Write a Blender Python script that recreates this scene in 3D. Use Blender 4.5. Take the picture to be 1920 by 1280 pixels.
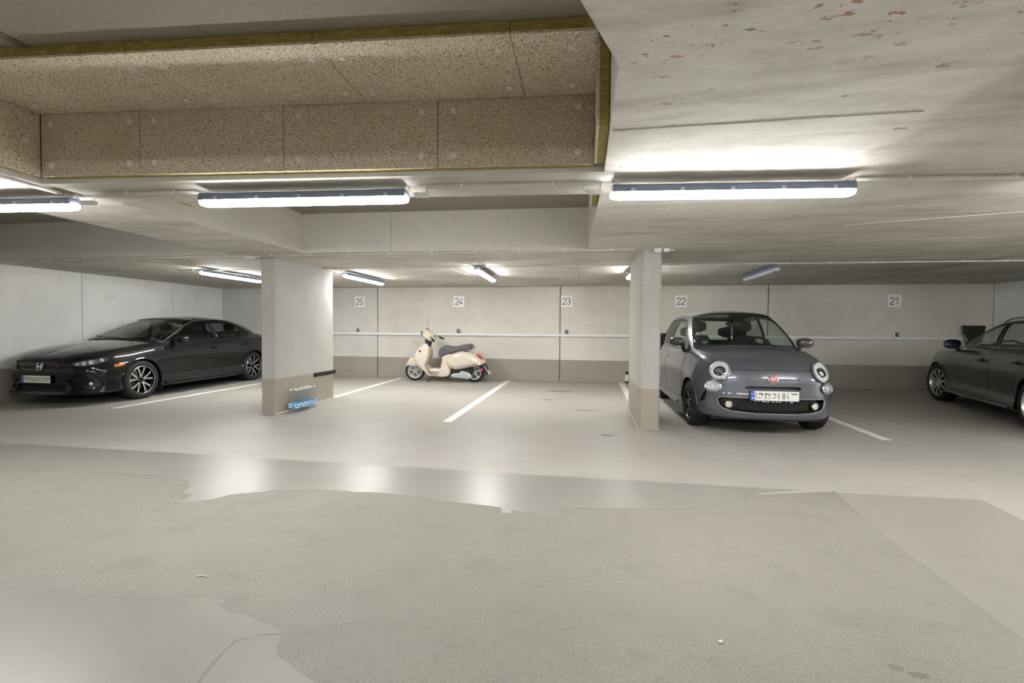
import bpy, bmesh, math, random
import numpy as np
from mathutils import Vector, Matrix, geometry
from mathutils.bvhtree import BVHTree

for o in list(bpy.data.objects): bpy.data.objects.remove(o)
scene = bpy.context.scene
COL = scene.collection
PI = math.pi

# ------------------------------------------------------------------ camera, world, exposure
CAM_H = 1.265
YAW, PITCH, ROLL = -0.1498, 0.0282, 0.0071
cy, sy = math.cos(YAW), math.sin(YAW)
_r = Vector((cy, -sy, 0)); _f = Vector((sy, cy, 0)); _u = Vector((0, 0, 1))
_f2 = _f*math.cos(PITCH) - _u*math.sin(PITCH)
_u2 = _u*math.cos(PITCH) + _f*math.sin(PITCH)
_r3 = _r*math.cos(ROLL) + _u2*math.sin(ROLL)
_u3 = _u2*math.cos(ROLL) - _r*math.sin(ROLL)
cam_d = bpy.data.cameras.new('camera')
cam = bpy.data.objects.new('camera', cam_d); COL.objects.link(cam)
m3 = Matrix((_r3, _u3, -_f2)).transposed()
cam.matrix_world = Matrix.Translation((0, 0, CAM_H)) @ m3.to_4x4()
cam_d.sensor_width = 36.0
cam_d.lens = 879.4/1920*36
cam_d.clip_start = 0.02
scene.camera = cam

world = bpy.data.worlds.new('garage_dark'); scene.world = world
world.use_nodes = True
world.node_tree.nodes['Background'].inputs[0].default_value = (0.9, 0.92, 1, 1)
world.node_tree.nodes['Background'].inputs[1].default_value = 0.0

LAMP_POWER = 15.0
vs = scene.view_settings
vs.view_transform = 'Standard'; vs.look = 'None'; vs.gamma = 1.0; vs.use_curve_mapping = False
vs.exposure = 3.06
scene.cycles.transparent_max_bounces = 32

# ------------------------------------------------------------------ materials
MATS = {}
def srgb(r, g, b):
    f = lambda c: (c/255/12.92) if c/255 <= 0.04045 else ((c/255+0.055)/1.055)**2.4
    return (f(r), f(g), f(b), 1)

class NT:
    def __init__(s, name):
        s.m = bpy.data.materials.new(name); s.m.use_nodes = True
        s.t = s.m.node_tree; s.n = s.t.nodes; s.l = s.t.links
        s.b = s.n['Principled BSDF']; s.out = s.n['Material Output']
        s.tc = s.n.new('ShaderNodeTexCoord'); s.co = s.tc.outputs['Object']
        MATS[name] = s.m
    def put(s, sock, v):
        if hasattr(v, 'default_value') or isinstance(v, bpy.types.NodeSocket): s.l.new(v, sock)
        else: sock.default_value = v
    def math(s, op, a, b=0.0, clamp=False):
        n = s.n.new('ShaderNodeMath'); n.operation = op; n.use_clamp = clamp
        s.put(n.inputs[0], a); s.put(n.inputs[1], b); return n.outputs[0]
    def xyz(s, co=None):
        n = s.n.new('ShaderNodeSeparateXYZ'); s.l.new(co or s.co, n.inputs[0]); return n.outputs
    def map(s, scale=(1, 1, 1), rot=(0, 0, 0), loc=(0, 0, 0)):
        n = s.n.new('ShaderNodeMapping'); s.l.new(s.co, n.inputs[0])
        n.inputs['Scale'].default_value = scale; n.inputs['Rotation'].default_value = rot
        n.inputs['Location'].default_value = loc; return n.outputs[0]
    def noise(s, scale, detail=4, rough=.55, co=None, dist=0):
        n = s.n.new('ShaderNodeTexNoise'); s.l.new(co or s.co, n.inputs['Vector'])
        n.inputs['Scale'].default_value = scale; n.inputs['Detail'].default_value = detail
        n.inputs['Roughness'].default_value = rough; n.inputs['Distortion'].default_value = dist
        return n.outputs['Fac']
    def voro(s, scale, feature='F1', co=None):
        n = s.n.new('ShaderNodeTexVoronoi'); s.l.new(co or s.co, n.inputs['Vector'])
        n.feature = feature; n.inputs['Scale'].default_value = scale; return n.outputs['Distance']
    def ramp(s, fac, stops):
        n = s.n.new('ShaderNodeValToRGB'); s.put(n.inputs[0], fac)
        e = n.color_ramp.elements
        while len(e) < len(stops): e.new(.5)
        for k, (p, c) in enumerate(stops):
            e[k].position = p; e[k].color = c if isinstance(c, tuple) else (c, c, c, 1)
        return n.outputs[0]
    def step(s, v, a, b):
        n = s.n.new('ShaderNodeMapRange'); n.interpolation_type = 'SMOOTHSTEP'
        s.put(n.inputs['Value'], v); n.inputs['From Min'].default_value = a; n.inputs['From Max'].default_value = b
        return n.outputs[0]
    def mix(s, fac, a, b, mode='MIX'):
        n = s.n.new('ShaderNodeMix'); n.data_type = 'RGBA'; n.blend_type = mode
        s.put(n.inputs[0], fac); s.put(n.inputs[6], a); s.put(n.inputs[7], b); return n.outputs[2]
    def bump(s, h, strength=.2, dist=.01):
        n = s.n.new('ShaderNodeBump'); n.inputs['Strength'].default_value = strength
        n.inputs['Distance'].default_value = dist; s.put(n.inputs['Height'], h)
        s.l.new(n.outputs[0], s.b.inputs['Normal'])
    def set(s, **k):
        names = {'color': 'Base Color', 'rough': 'Roughness', 'metal': 'Metallic', 'coat': 'Coat Weight',
                 'coat_rough': 'Coat Roughness', 'spec': 'Specular IOR Level', 'emit': 'Emission Color', 'power': 'Emission Strength',
                 'trans': 'Transmission Weight', 'ior': 'IOR', 'alpha': 'Alpha'}
        for a, v in k.items(): s.put(s.b.inputs[names[a]], v)
        return s

def plain(name, col, rough=.5, metal=0, var=.06, scale=30, **k):
    t = NT(name)
    n = t.noise(scale, 3)
    dark = tuple(c*(1-var) for c in col[:3])+(1,); lite = tuple(min(1, c*(1+var)) for c in col[:3])+(1,)
    t.set(color=t.ramp(n, [(.3, dark), (.7, lite)]), rough=rough, metal=metal, **k)
    return t.m

def concrete(name, base, spread=.16, stain=.5, rough=.75, band=None, band_col=None, seed=0, zone=False):
    t = NT(name)
    co = t.map(loc=(seed*3.1, seed*1.7, seed*.9))
    n1 = t.noise(.55, 5, .6, co); n2 = t.noise(2.6, 6, .65, co); n3 = t.noise(38, 4, .6, co)
    cm = tuple(c for c in base[:3])+(1,)
    cd = tuple(c*(1-spread) for c in base[:3])+(1,); cl = tuple(min(1, c*(1+spread*.8)) for c in base[:3])+(1,)
    c = t.ramp(n1, [(.33, cd), (.5, cm), (.68, cl)])
    c = t.mix(t.math('MULTIPLY', t.step(n2, .52, .72), stain*.6), c, tuple(x*.72 for x in base[:3])+(1,))
    c = t.mix(.12, c, t.ramp(n3, [(.3, (.25, .24, .22, 1)), (.7, (1, 1, .98, 1))]), 'OVERLAY')
    v = t.voro(55, 'F1', co); v2 = t.noise(9, 2, .5, co)
    pores = t.math('MULTIPLY', t.step(v, .10, .04), t.step(v2, .56, .66))
    c = t.mix(t.math('MULTIPLY', pores, .35), c, tuple(x*.45 for x in base[:3])+(1,))
    rg = rough
    if band is not None:
        z = t.xyz()[2]
        zz = t.math('ADD', z, t.math('MULTIPLY', t.noise(5, 2), .004))
        bc = t.mix(t.math('MULTIPLY', t.step(n2, .5, .75), .5), band_col, tuple(x*.8 for x in band_col[:3])+(1,))
        c = t.mix(t.step(zz, band+.005, band-.002), c, bc)
    t.set(color=c, rough=rg)
    t.bump(t.math('ADD', t.math('MULTIPLY', n3, .3), t.math('MULTIPLY', pores, -.8)), .25, .004)
    return t

WALLC = srgb(205, 200, 190)
concrete('concrete_wall_warm', srgb(214, 209, 199), .13, .55, band=.535, band_col=srgb(160, 153, 141), seed=1)
concrete('concrete_wall_grey', srgb(210, 209, 205), .10, .5, band=.535, band_col=srgb(160, 154, 142), seed=2)
concrete('concrete_side', srgb(226, 226, 222), .11, .55, band=.55, band_col=srgb(150, 144, 132), seed=3)
concrete('concrete_pillar', srgb(174, 172, 166), .10, .5, band=.517, band_col=srgb(160, 152, 137), seed=4)
plain('joint_dark', srgb(112, 106, 96), .9)

def ceiling_mat():
    t = NT('concrete_ceiling')
    p = t.xyz()
    n1 = t.noise(.8, 6, .62); n2 = t.noise(2.2, 6, .65, t.map((1, 2.2, 1), (0, 0, .25))); n3 = t.noise(45, 4)
    base = t.ramp(n1, [(.3, srgb(180, 175, 164)), (.5, srgb(200, 196, 187)), (.7, srgb(214, 211, 203))])
    # cleaned, paler area on the slab between the recesses and x about 1.6 m
    wob = t.math('MULTIPLY', t.math('SUBTRACT', n2, .5), .55)
    lim = t.math('ADD', t.math('MULTIPLY', t.math('MAXIMUM', t.math('SUBTRACT', p[1], 3.0), 0.0), .42), 1.55)
    f = t.step(t.math('SUBTRACT', t.math('ADD', p[0], wob), lim), .07, -.05)
    inx = t.step(p[0], -.6, .0)
    f = t.math('MULTIPLY', f, t.math('MULTIPLY', inx, t.step(p[1], 4.2, 3.0)))
    pale = t.ramp(n2, [(.3, srgb(204, 200, 191)), (.6, srgb(234, 231, 224))])
    c = t.mix(t.math('MULTIPLY', f, .85), base, pale)
    # streaky formwork stains
    st = t.noise(1.0, 5, .6, t.map((.9, 5.5, 1), (0, 0, .12)))
    c = t.mix(t.math('MULTIPLY', t.step(st, .46, .70), .5), c, srgb(152, 143, 126))
    # grey scabs and rust marks, near the camera on the pale slab
    sc = t.math('MULTIPLY', t.step(t.noise(7, 3, .6, t.map((1, 2.6, 1), (0, 0, -.15))), .68, .715), f)
    c = t.mix(t.math('MULTIPLY', sc, .8), c, srgb(128, 124, 116))
    near = t.math('MULTIPLY', t.step(p[1], 2.05, 1.70), t.math('MULTIPLY', f, t.step(p[0], .1, .2)))
    ru = t.math('MULTIPLY', t.step(t.noise(11, 4, .65, t.map((1, 1.9, 1), (0, 0, -.3), (2.3, .6, 0))), .61, .65), near)
    c = t.mix(t.math('MULTIPLY', ru, .8), c, srgb(158, 104, 58))
    c = t.mix(.12, c, t.ramp(n3, [(.3, (.25, .24, .22, 1)), (.7, (1, 1, .98, 1))]), 'OVERLAY')
    t.set(color=c, rough=.8)
    t.bump(t.math('ADD', n3, t.math('MULTIPLY', sc, 2.0)), .2, .004)
ceiling_mat()
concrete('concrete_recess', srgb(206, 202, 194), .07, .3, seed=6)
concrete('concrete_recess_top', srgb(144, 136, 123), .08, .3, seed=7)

def floor_mat(name, col, rough, r2, gran, seed, var=.07, mott=.3, grain=.16, bmp=.11):
    t = NT(name); co = t.map(loc=(seed*2.3, seed, 0))
    n1 = t.noise(.7, 5, .6, co); n2 = t.noise(3.2, 6, .62, t.map((1, 1.6, 1), (0, 0, .3), (seed, 0, 0))); n3 = t.noise(gran, 3, .6, co); n4 = t.noise(gran*.55, 3, .6, co)
    dk = tuple(c*(1-var) for c in col[:3])+(1,); lt = tuple(min(1, c*(1+var)) for c in col[:3])+(1,)
    c = t.ramp(n1, [(.3, dk), (.7, lt)])
    c = t.mix(t.math('MULTIPLY', t.step(n2, .48, .72), mott), c, tuple(x*.84 for x in col[:3])+(1,))
    c = t.mix(t.math('MULTIPLY', t.step(t.noise(5, 4, .6, co), .62, .74), mott*.5), c, tuple(x*a for x, a in zip(col[:3], (.8, .76, .70)))+(1,))
    c = t.mix(grain, c, t.ramp(n3, [(.3, (.2, .2, .2, 1)), (.7, (1, 1, 1, 1))]), 'OVERLAY')
    t.set(color=c, rough=t.math('ADD', t.math('MULTIPLY', n4, r2), rough), spec=.5)
    t.bump(t.math('ADD', n3, t.math('MULTIPLY', n4, 1.2)), bmp, .0012)
floor_mat('floor_light', srgb(162, 158, 151), .38, .2, 260, 1, mott=.4)
floor_mat('floor_matte', srgb(131, 127, 119), .55, .2, 160, 2, mott=.65, grain=.3)
floor_mat('floor_fresh', srgb(137, 135, 128), .30, .08, 170, 3, .04, .15, .08, .09)
floor_mat('floor_wedge', srgb(141, 137, 129), .42, .2, 200, 4, .05, .3)
plain('line_white', srgb(232, 229, 222), .5, var=.05, scale=12)
plain('white_plastic', srgb(226, 226, 222), .45, var=.03)
plain('sign_white', srgb(250, 250, 249), .5, var=.01)
plain('conduit_grey', srgb(208, 204, 194), .5, var=.03)
plain('rail_grey', srgb(232, 234, 234), .45, var=.03)
plain('housing_grey', srgb(112, 124, 142), .6, var=.04)
plain('clip_clear', srgb(170, 176, 184), .5, var=.03)
plain('socket_blue', srgb(38, 58, 104), .4)
plain('black_rubber', srgb(30, 30, 31), .8, var=.12, scale=60)
plain('black_plastic', srgb(22, 22, 23), .5)
plain('gloss_black', srgb(9, 9, 10), .08, var=.02)
plain('ink', srgb(38, 38, 44), .6)
plain('washer', srgb(240, 236, 226), .6)
plain('steel', srgb(190, 190, 190), .3, 1.0, var=.05)
plain('mesh_dark', srgb(14, 14, 15), .35)

t = NT('wood_wool')
nn = t.noise(150, 3, .7, t.map((1, .45, 1), (.3, .2, .5))); nb = t.noise(150, 3, .7, t.map((.5, 1, 1.0), (.9, .1, 1.4))); big = t.noise(1.5, 3)
vv = t.voro(70, 'DISTANCE_TO_EDGE', t.map((1, .6, 1.2), (.2, .4, .3)))
mm = t.math('MULTIPLY', nn, nb)
fib = t.math('MULTIPLY', t.step(mm, .13, .29), t.math('ADD', t.step(vv, .0, .12), .22), True)
c = t.ramp(fib, [(.0, srgb(96, 76, 52)), (.22, srgb(196, 176, 145)), (.6, srgb(248, 236, 214))])
c = t.mix(t.math('MULTIPLY', t.step(big, .4, .65), .25), c, srgb(190, 166, 130))
t.set(color=c, rough=.95); t.bump(fib, .7, .006)

t = NT('mineral_wool')
w = t.noise(60, 5, .7, t.map((.25, 1, 1)))
t.set(color=t.ramp(w, [(.3, srgb(128, 112, 56)), (.55, srgb(166, 148, 82)), (.75, srgb(190, 174, 108))]), rough=.95); t.bump(w, .5, .005)

def emit(name, col, power):
    t = NT(name); t.set(color=(.9, .9, .9, 1), emit=col, power=power, rough=.4); return t
emit('tube_lit', (1.0, .995, .985, 1), LAMP_POWER)
emit('tube_side', (1.0, .995, .985, 1), LAMP_POWER*.8)
t = NT('diffuser_off'); t.set(color=srgb(212, 216, 220), rough=.25, coat=.3)
t = NT('diffuser_end'); t.set(color=srgb(235, 236, 236), rough=.2, emit=(1, .97, .92, 1), power=.6)

def glassmat(name, tint, base_refl=.06, dark=None):
    t = NT(name)
    n = t.n; n.remove(t.b)
    tr = n.new('ShaderNodeBsdfTransparent'); tr.inputs[0].default_value = tint
    gl = n.new('ShaderNodeBsdfGlossy'); gl.inputs['Roughness'].default_value = .02
    lw = n.new('ShaderNodeLayerWeight'); lw.inputs['Blend'].default_value = .5
    mx = n.new('ShaderNodeMixShader')
    fac = t.math('ADD', t.math('MULTIPLY', t.math('POWER', lw.outputs['Facing'], 5.0), .9), .045, True)
    t.l.new(fac, mx.inputs[0]); t.l.new(tr.outputs[0], mx.inputs[1]); t.l.new(gl.outputs[0], mx.inputs[2])
    t.l.new(mx.outputs[0], t.out.inputs[0])
glassmat('glass_light', (.80, .86, .82, 1))
glassmat('glass_tint', (.45, .50, .48, 1))
glassmat('glass_dark', (.10, .11, .11, 1))
glassmat('lens_clear', (.93, .95, .96, 1))
glassmat('pet_clear', (.93, .955, .97, 1))

# ------------------------------------------------------------------ mesh helpers
def link(name, me, mats, parent=None, smooth=False):
    o = bpy.data.objects.new(name, me); COL.objects.link(o)
    if not isinstance(mats, (list, tuple)): mats = [mats]
    if not me.materials:
        for m in mats: me.materials.append(MATS[m])
    if smooth:
        me.polygons.foreach_set('use_smooth', [True]*len(me.polygons))
    if parent: o.parent = parent
    return o
class MB:
    def __init__(s): s.v = []; s.f = []; s.mi = []
    def add(s, vs, fs, mi=0):
        k = len(s.v); s.v += [tuple(v) for v in vs]; s.f += [tuple(i+k for i in f) for f in fs]; s.mi += [mi]*len(fs); return s
    def box(s, c, d, mi=0, rz=0):
        x, y, z = d[0]/2, d[1]/2, d[2]/2; ca, sa = math.cos(rz), math.sin(rz)
        P = [(-x, -y, -z), (x, -y, -z), (x, y, -z), (-x, y, -z), (-x, -y, z), (x, -y, z), (x, y, z), (-x, y, z)]
        P = [(c[0]+a*ca-b*sa, c[1]+a*sa+b*ca, c[2]+e) for a, b, e in P]
        return s.add(P, [(0, 3, 2, 1), (4, 5, 6, 7), (0, 1, 5, 4), (1, 2, 6, 5), (2, 3, 7, 6), (3, 0, 4, 7)], mi)
    def bevbox(s, c, d, b, mi=0, rz=0):
        bm = bmesh.new(); bmesh.ops.create_cube(bm, size=1)
        for v in bm.verts: v.co = Vector((v.co.x*d[0], v.co.y*d[1], v.co.z*d[2]))
        bmesh.ops.bevel(bm, geom=list(bm.edges), offset=b, segments=2, affect='EDGES')
        R = Matrix.Rotation(rz, 3, 'Z'); C = Vector(c)
        bm.verts.index_update()
        s.add([C+R@v.co for v in bm.verts], [[v.index for v in f.verts] for f in bm.faces], mi); bm.free(); return s
    def tube(s, pts, r, n=8, mi=0, closed=False, cap=True, rr=None):
        pts = [Vector(p) for p in pts]; N = len(pts); k = len(s.v)
        up = None
        for i in range(N):
            if closed: t = pts[(i+1) % N]-pts[i-1]
            else: t = pts[min(i+1, N-1)]-pts[max(i-1, 0)]
            if t.length < 1e-9: t = Vector((0, 0, 1))
            t.normalize()
            if up is None:
                up = Vector((0, 0, 1)) if abs(t.z) < .9 else Vector((1, 0, 0))
            a = t.cross(up)
            if a.length < 1e-5: a = t.orthogonal()
            a.normalize(); b = a.cross(t); up = b
            q = rr[i] if rr else r
            for j in range(n):
                th = 2*PI*j/n; s.v.append(tuple(pts[i]+a*math.cos(th)*q+b*math.sin(th)*q))
        M = N if closed else N-1
        for i in range(M):
            for j in range(n):
                s.f.append((k+i*n+j, k+i*n+(j+1) % n, k+((i+1) % N)*n+(j+1) % n, k+((i+1) % N)*n+j)); s.mi.append(mi)
        if cap and not closed:
            s.f.append(tuple(k+j for j in range(n))[::-1]); s.f.append(tuple(k+(N-1)*n+j for j in range(n))); s.mi += [mi, mi]
        return s
    def lathe(s, prof, n=32, axis='z', c=(0, 0, 0), mi=0, closed=False):
        k = len(s.v); C = Vector(c)
        for r, h in prof:
            for j in range(n):
                a = 2*PI*j/n; p = (r*math.cos(a), r*math.sin(a), h)
                if axis == 'y': p = (p[0], p[2], p[1])
                elif axis == 'x': p = (p[2], p[0], p[1])
                s.v.append(tuple(C+Vector(p)))
        L = len(prof); M = L if closed else L-1
        for i in range(M):
            i2 = (i+1) % L
            for j in range(n):
                s.f.append((k+i*n+j, k+i*n+(j+1) % n, k+i2*n+(j+1) % n, k+i2*n+j)); s.mi.append(mi)
        return s
    def prism(s, poly, a, b, ax='y', mi=0):
        """2D polygon extruded from a to b along ax; 'y': poly=(x,z), 'z': (x,y), 'x': (y,z)"""
        def P(p, h): return {'y': (p[0], h, p[1]), 'z': (p[0], p[1], h), 'x': (h, p[0], p[1])}[ax]
        k = len(s.v); n = len(poly)
        s.v += [P(p, a) for p in poly]+[P(p, b) for p in poly]
        tri = geometry.tessellate_polygon([[Vector((p[0], p[1], 0)) for p in poly]])
        for t3 in tri:
            s.f.append(tuple(k+i for i in t3)); s.f.append(tuple(k+n+i for i in t3[::-1])); s.mi += [mi, mi]
        for i in range(n):
            s.f.append((k+i, k+(i+1) % n, k+n+(i+1) % n, k+n+i)); s.mi.append(mi)
        return s
    def grid(s, G, mi=0, ci=False, cj=False):
        """G: array (I,J,3)"""
        I, J = len(G), len(G[0]); k = len(s.v)
        for r in G:
            for p in r: s.v.append(tuple(float(x) for x in p))
        for i in range(I if ci else I-1):
            for j in range(J if cj else J-1):
                s.f.append((k+i*J+j, k+i*J+(j+1) % J, k+((i+1) % I)*J+(j+1) % J, k+((i+1) % I)*J+j)); s.mi.append(mi)
        return s
    def xf(s, M):
        s.v = [tuple(M@Vector(v)) for v in s.v]; return s
    def mesh(s, name, smooth=False, fix=True, angle=None):
        me = bpy.data.meshes.new(name); me.from_pydata(s.v, [], s.f)
        for p, i in zip(me.polygons, s.mi): p.material_index = i
        if fix:
            bm = bmesh.new(); bm.from_mesh(me); bmesh.ops.recalc_face_normals(bm, faces=bm.faces)
            if smooth and angle:
                for e in bm.edges:
                    if len(e.link_faces) == 2 and e.calc_face_angle() > angle: e.smooth = False
            bm.to_mesh(me); bm.free()
        if smooth: me.polygons.foreach_set('use_smooth', [True]*len(me.polygons))
        me.update(); return me
    def obj(s, name, mats, parent=None, smooth=False, angle=.6, fix=True):
        return link(name, s.mesh(name, smooth, fix, angle), mats, parent)
def inst(src, parent=None, loc=None, rz=None, M=None):
    o = src.copy(); COL.objects.link(o); o.parent = parent
    if M is not None: o.matrix_basis = M
    if loc is not None: o.location = loc
    if rz is not None: o.rotation_euler = (0, 0, rz)
    return o
def copy_tree(o, parent=None):
    c = o.copy(); COL.objects.link(c); c.parent = parent
    for ch in list(o.children): copy_tree(ch, c)
    return c
def thing(name, label, cat, loc=(0, 0, 0), rz=0, group=None):
    o = bpy.data.objects.new(name, None); COL.objects.link(o); o.location = loc; o.rotation_euler = (0, 0, rz)
    o.empty_display_size = .1
    return tag(o, label, cat, group)
def tag(o, label, cat, group=None):
    o['label'] = label; o['category'] = cat
    if group: o['group'] = group
    return o
def struct(o, label=None):
    o['kind'] = 'structure'
    if label: o['label'] = label
    return o
def text_mesh(txt, size, name, ext=.0006):
    cu = bpy.data.curves.new(name, 'FONT'); cu.body = txt; cu.size = size; cu.align_x = 'CENTER'; cu.align_y = 'CENTER'; cu.extrude = ext
    ob = bpy.data.objects.new(name, cu); COL.objects.link(ob)
    bpy.context.view_layer.update()
    me = bpy.data.meshes.new_from_object(ob)
    bpy.data.objects.remove(ob); bpy.data.curves.remove(cu)
    me.materials.clear()
    return me

def digits_mesh(txt, h):
    """plain grotesque numerals as flat strokes; x right, y up, centred"""
    def arc(cx, cy_, rx, ry, a0, a1, n=14): return [(cx+rx*math.cos(math.radians(a0+(a1-a0)*i/n)), cy_+ry*math.sin(math.radians(a0+(a1-a0)*i/n))) for i in range(n+1)]
    G = {'1': [[(.12, .74), (.26, .80), (.36, 1.0), (.36, 0)]],
         '2': [arc(.31, .70, .25, .30, 175, -25)+[(.42, .42), (.10, .12), (.05, .0), (.57, 0)]],
         '3': [arc(.30, .75, .23, .25, 165, -85)+arc(.30, .27, .26, .27, 85, -165)],
         '4': [[(.44, 0), (.44, 1.0), (.04, .30), (.04, .26), (.60, .26)]],
         '5': [[(.54, 1.0), (.15, 1.0), (.09, .50)]+arc(.30, .32, .26, .31, 128, -160)]}
    k = MB(); sw = .105*h; x0 = -(len(txt)*.66-.04)*h/2
    for i, ch in enumerate(txt):
        for st in G[ch]:
            P = [Vector((x0+(i*.66+x)*h, (y-.5)*h, 0)) for x, y in st]; rows = []
            for j, p in enumerate(P):
                d1 = (P[j]-P[j-1]).normalized() if j else (P[1]-P[0]).normalized(); d2 = (P[j+1]-P[j]).normalized() if j+1 < len(P) else d1
                b = (d1+d2); b = d1 if b.length < .2 else b.normalized(); n = Vector((-b.y, b.x, 0)); m = min(1.8, 1/max(.4, n.dot(Vector((-d1.y, d1.x, 0)))))
                rows.append([p+n*sw/2*m, p-n*sw/2*m])
            k.grid([[(a.x, a.y, .0006), (c.x, c.y, .0006)] for a, c in rows])
    return k.mesh('digits')

# ------------------------------------------------------------------ room
C = 2.253; CR = 2.77; W = 11.0; LX = -9.30; RX = 8.317; FY = -6.0
FA, FB = .0076, -.0017
def fz(x, y): return FA*(y-6.38)+FB*x
FLOOR_N = Vector((-FB, -FA, 1)).normalized()
def jag(pts, seed, amp=.009, step=.045):
    rnd = random.Random(seed); out = []
    for i, p in enumerate(pts):
        q = pts[(i+1) % len(pts)]; L_ = math.hypot(q[0]-p[0], q[1]-p[1]); n = min(60, max(1, int(L_/step)))
        for k in range(n):
            t = k/n; a = amp if (k and L_ < 3) else 0
            out.append((p[0]+(q[0]-p[0])*t+rnd.uniform(-a, a), p[1]+(q[1]-p[1])*t+rnd.uniform(-a, a)))
    return out
def floor_poly(name, pts, mat, h=0.0, parent=None, thick=None):
    n = len(pts); k = MB()
    tri = geometry.tessellate_polygon([[Vector((p[0], p[1], 0)) for p in pts]])
    top = [(x, y, fz(x, y)+h) for x, y in pts]
    vs = list(top); fs = [tuple(t3) for t3 in tri]
    if thick:
        vs += [(x, y, fz(x, y)+h-thick) for x, y in pts]
        fs += [(i, (i+1) % n, n+(i+1) % n, n+i) for i in range(n)]
    k.add(vs, fs); o = k.obj(name, mat, parent)
    me = o.data
    # make sure the top looks up
    if me.polygons[0].normal.z < 0: me.flip_normals()
    return o

floor = struct(floor_poly('floor', [(LX-.2, FY-.2), (RX+.2, FY-.2), (RX+.2, W+.2), (LX-.2, W+.2)], 'floor_light'), 'pale grey coated concrete garage floor')
matte = [(-9.25, 3.30), (-5.04, 3.364), (-4.302, 3.433), (-3.542, 3.465), (-3.0, 3.5), (-2.349, 3.45), (-1.859, 3.45), (-1.417, 3.45), (-.564, 3.4), (-.141, 3.36), (.873, 3.50), (1.268, 3.86), (2.01, 4.06),
         (1.95, 3.6), (1.898, 3.238), (1.877, 2.758), (1.854, 2.244), (1.80, 1.2), (1.70, 0), (1.6, -5.9), (-9.25, -5.9)]
o = floor_poly('matte_coating', matte, 'floor_matte', .0008, floor, .0008)
wedge = [(1.268, 3.86), (2.01, 4.03), (3.031, 4.054), (3.003, 3.671), (2.95, 2.5), (2.8, 0), (2.75, -5.9), (1.6, -5.9), (1.70, 0), (1.80, 1.2), (1.854, 2.244), (1.877, 2.758), (1.898, 3.238), (1.95, 3.6)]
floor_poly('worn_coating', wedge, 'floor_wedge', .0006, floor, .0006)
band = [(-9.25, 4.13), (-6.187, 4.136), (-3.802, 4.12), (-2.214, 4.08), (-.606, 4.06), (.664, 4.045), (1.735, 4.04), (1.40, 3.93), (1.268, 3.829), (.873, 3.495), (-.155, 3.339), (-.141, 3.2), (-.30, 3.21), (-.481, 3.245), (-.481, 3.197), (-.547, 3.186), (-.55, 3.24), (-.564, 3.279),
        (-.78, 3.31), (-1.013, 3.326), (-1.2, 3.37), (-1.417, 3.4), (-1.62, 3.41), (-1.859, 3.405), (-2.1, 3.38), (-2.349, 3.321), (-2.5, 3.26), (-2.647, 3.176), (-2.774, 2.992), (-2.84, 2.985), (-2.913, 2.968), (-2.90, 3.05), (-2.932, 3.138), (-2.99, 3.14), (-3.027, 3.156), (-3.05, 3.21), (-3.096, 3.289), (-3.13, 3.30), (-3.16, 3.37), (-3.265, 3.416), (-3.4, 3.44), (-3.542, 3.465), (-3.9, 3.44), (-4.302, 3.433), (-5.04, 3.364), (-9.25, 3.3)]
floor_poly('fresh_coating', jag(band, 1)[::-1], 'floor_fresh', .0018, floor, .0018)
blp = [(-9.2, 1.6), (-5, 1.7), (-2.787, 1.849), (-2.626, 1.889), (-2.5, 1.885), (-2.414, 1.892), (-2.2, 1.89), (-2.021, 1.911), (-1.9, 1.94), (-1.814, 1.95), (-1.646, 1.951), (-1.646, 1.909), (-1.55, 1.87), (-1.448, 1.857), (-1.333, 1.824), (-1.231, 1.78), (-1.324, 1.761), (-1.36, 1.73), (-1.41, 1.713), (-1.40, 1.65), (-1.401, 1.59), (-1.377, 1.487), (-1.3, 1.2), (-1.2, .3), (-9.2, .3)]
floor_poly('fresh_coating', jag(blp, 2)[::-1], 'floor_fresh', .0018, floor, .0018)
epl = [(-1.318, 1.755), (-1.238, 1.772), (-1.22, 1.71), (-1.177, 1.656), (-1.12, 1.63), (-1.043, 1.591), (-.956, 1.555), (-.9, 1.3), (-.85, .3), (-1.15, .3), (-1.27, 1.2), (-1.362, 1.488), (-1.386, 1.592), (-1.398, 1.70)]
floor_poly('fresh_coating', jag(epl, 3)[::-1], 'floor_fresh', .0014, floor, .0014)
for a, b in (((-7.02, 6.1), (-6.80, 10.9)), ((-4.37, 7.75), (-4.35, 10.9)), ((-1.795, 6.08), (-1.71, 10.88)), ((.84, 7.6), (.88, 10.98)), ((3.525, 6.03), (3.545, 10.9))):
    floor_poly('marking_line', [(a[0]-.06, a[1]), (a[0]+.06, a[1]), (b[0]+.06, b[1]), (b[0]-.06, b[1])], 'line_white', .0012, floor, .0012)

def wallbox(name, x0, x1, y0, y1, z0, z1, mat, parent=None, bev=0):
    k = MB()
    c = ((x0+x1)/2, (y0+y1)/2, (z0+z1)/2); d = (x1-x0, y1-y0, z1-z0)
    if bev: k.bevbox(c, d, bev)
    else: k.box(c, d)
    return k.obj(name, mat, parent)
wb = struct(wallbox('wall_back', LX-.2, RX+.2, W+.03, W+.2, -.1, C+.05, 'joint_dark'), 'concrete back wall of the garage')
xs = [LX-.2, -5.03, -.53, 4.005, RX+.2]
for i in range(4):
    wallbox('panel', xs[i]+.011, xs[i+1]-.011, W, W+.05, -.05, C-.006, 'concrete_wall_grey' if i == 0 else 'concrete_wall_warm', wb, .004)
wl = struct(wallbox('wall_left', LX-.2, LX-.03, FY, W, -.15, C+.05, 'joint_dark'), 'concrete left wall beside the black saloon')
ys = [FY, 3.0, 7.515, 9.487, W-.01]
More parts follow.
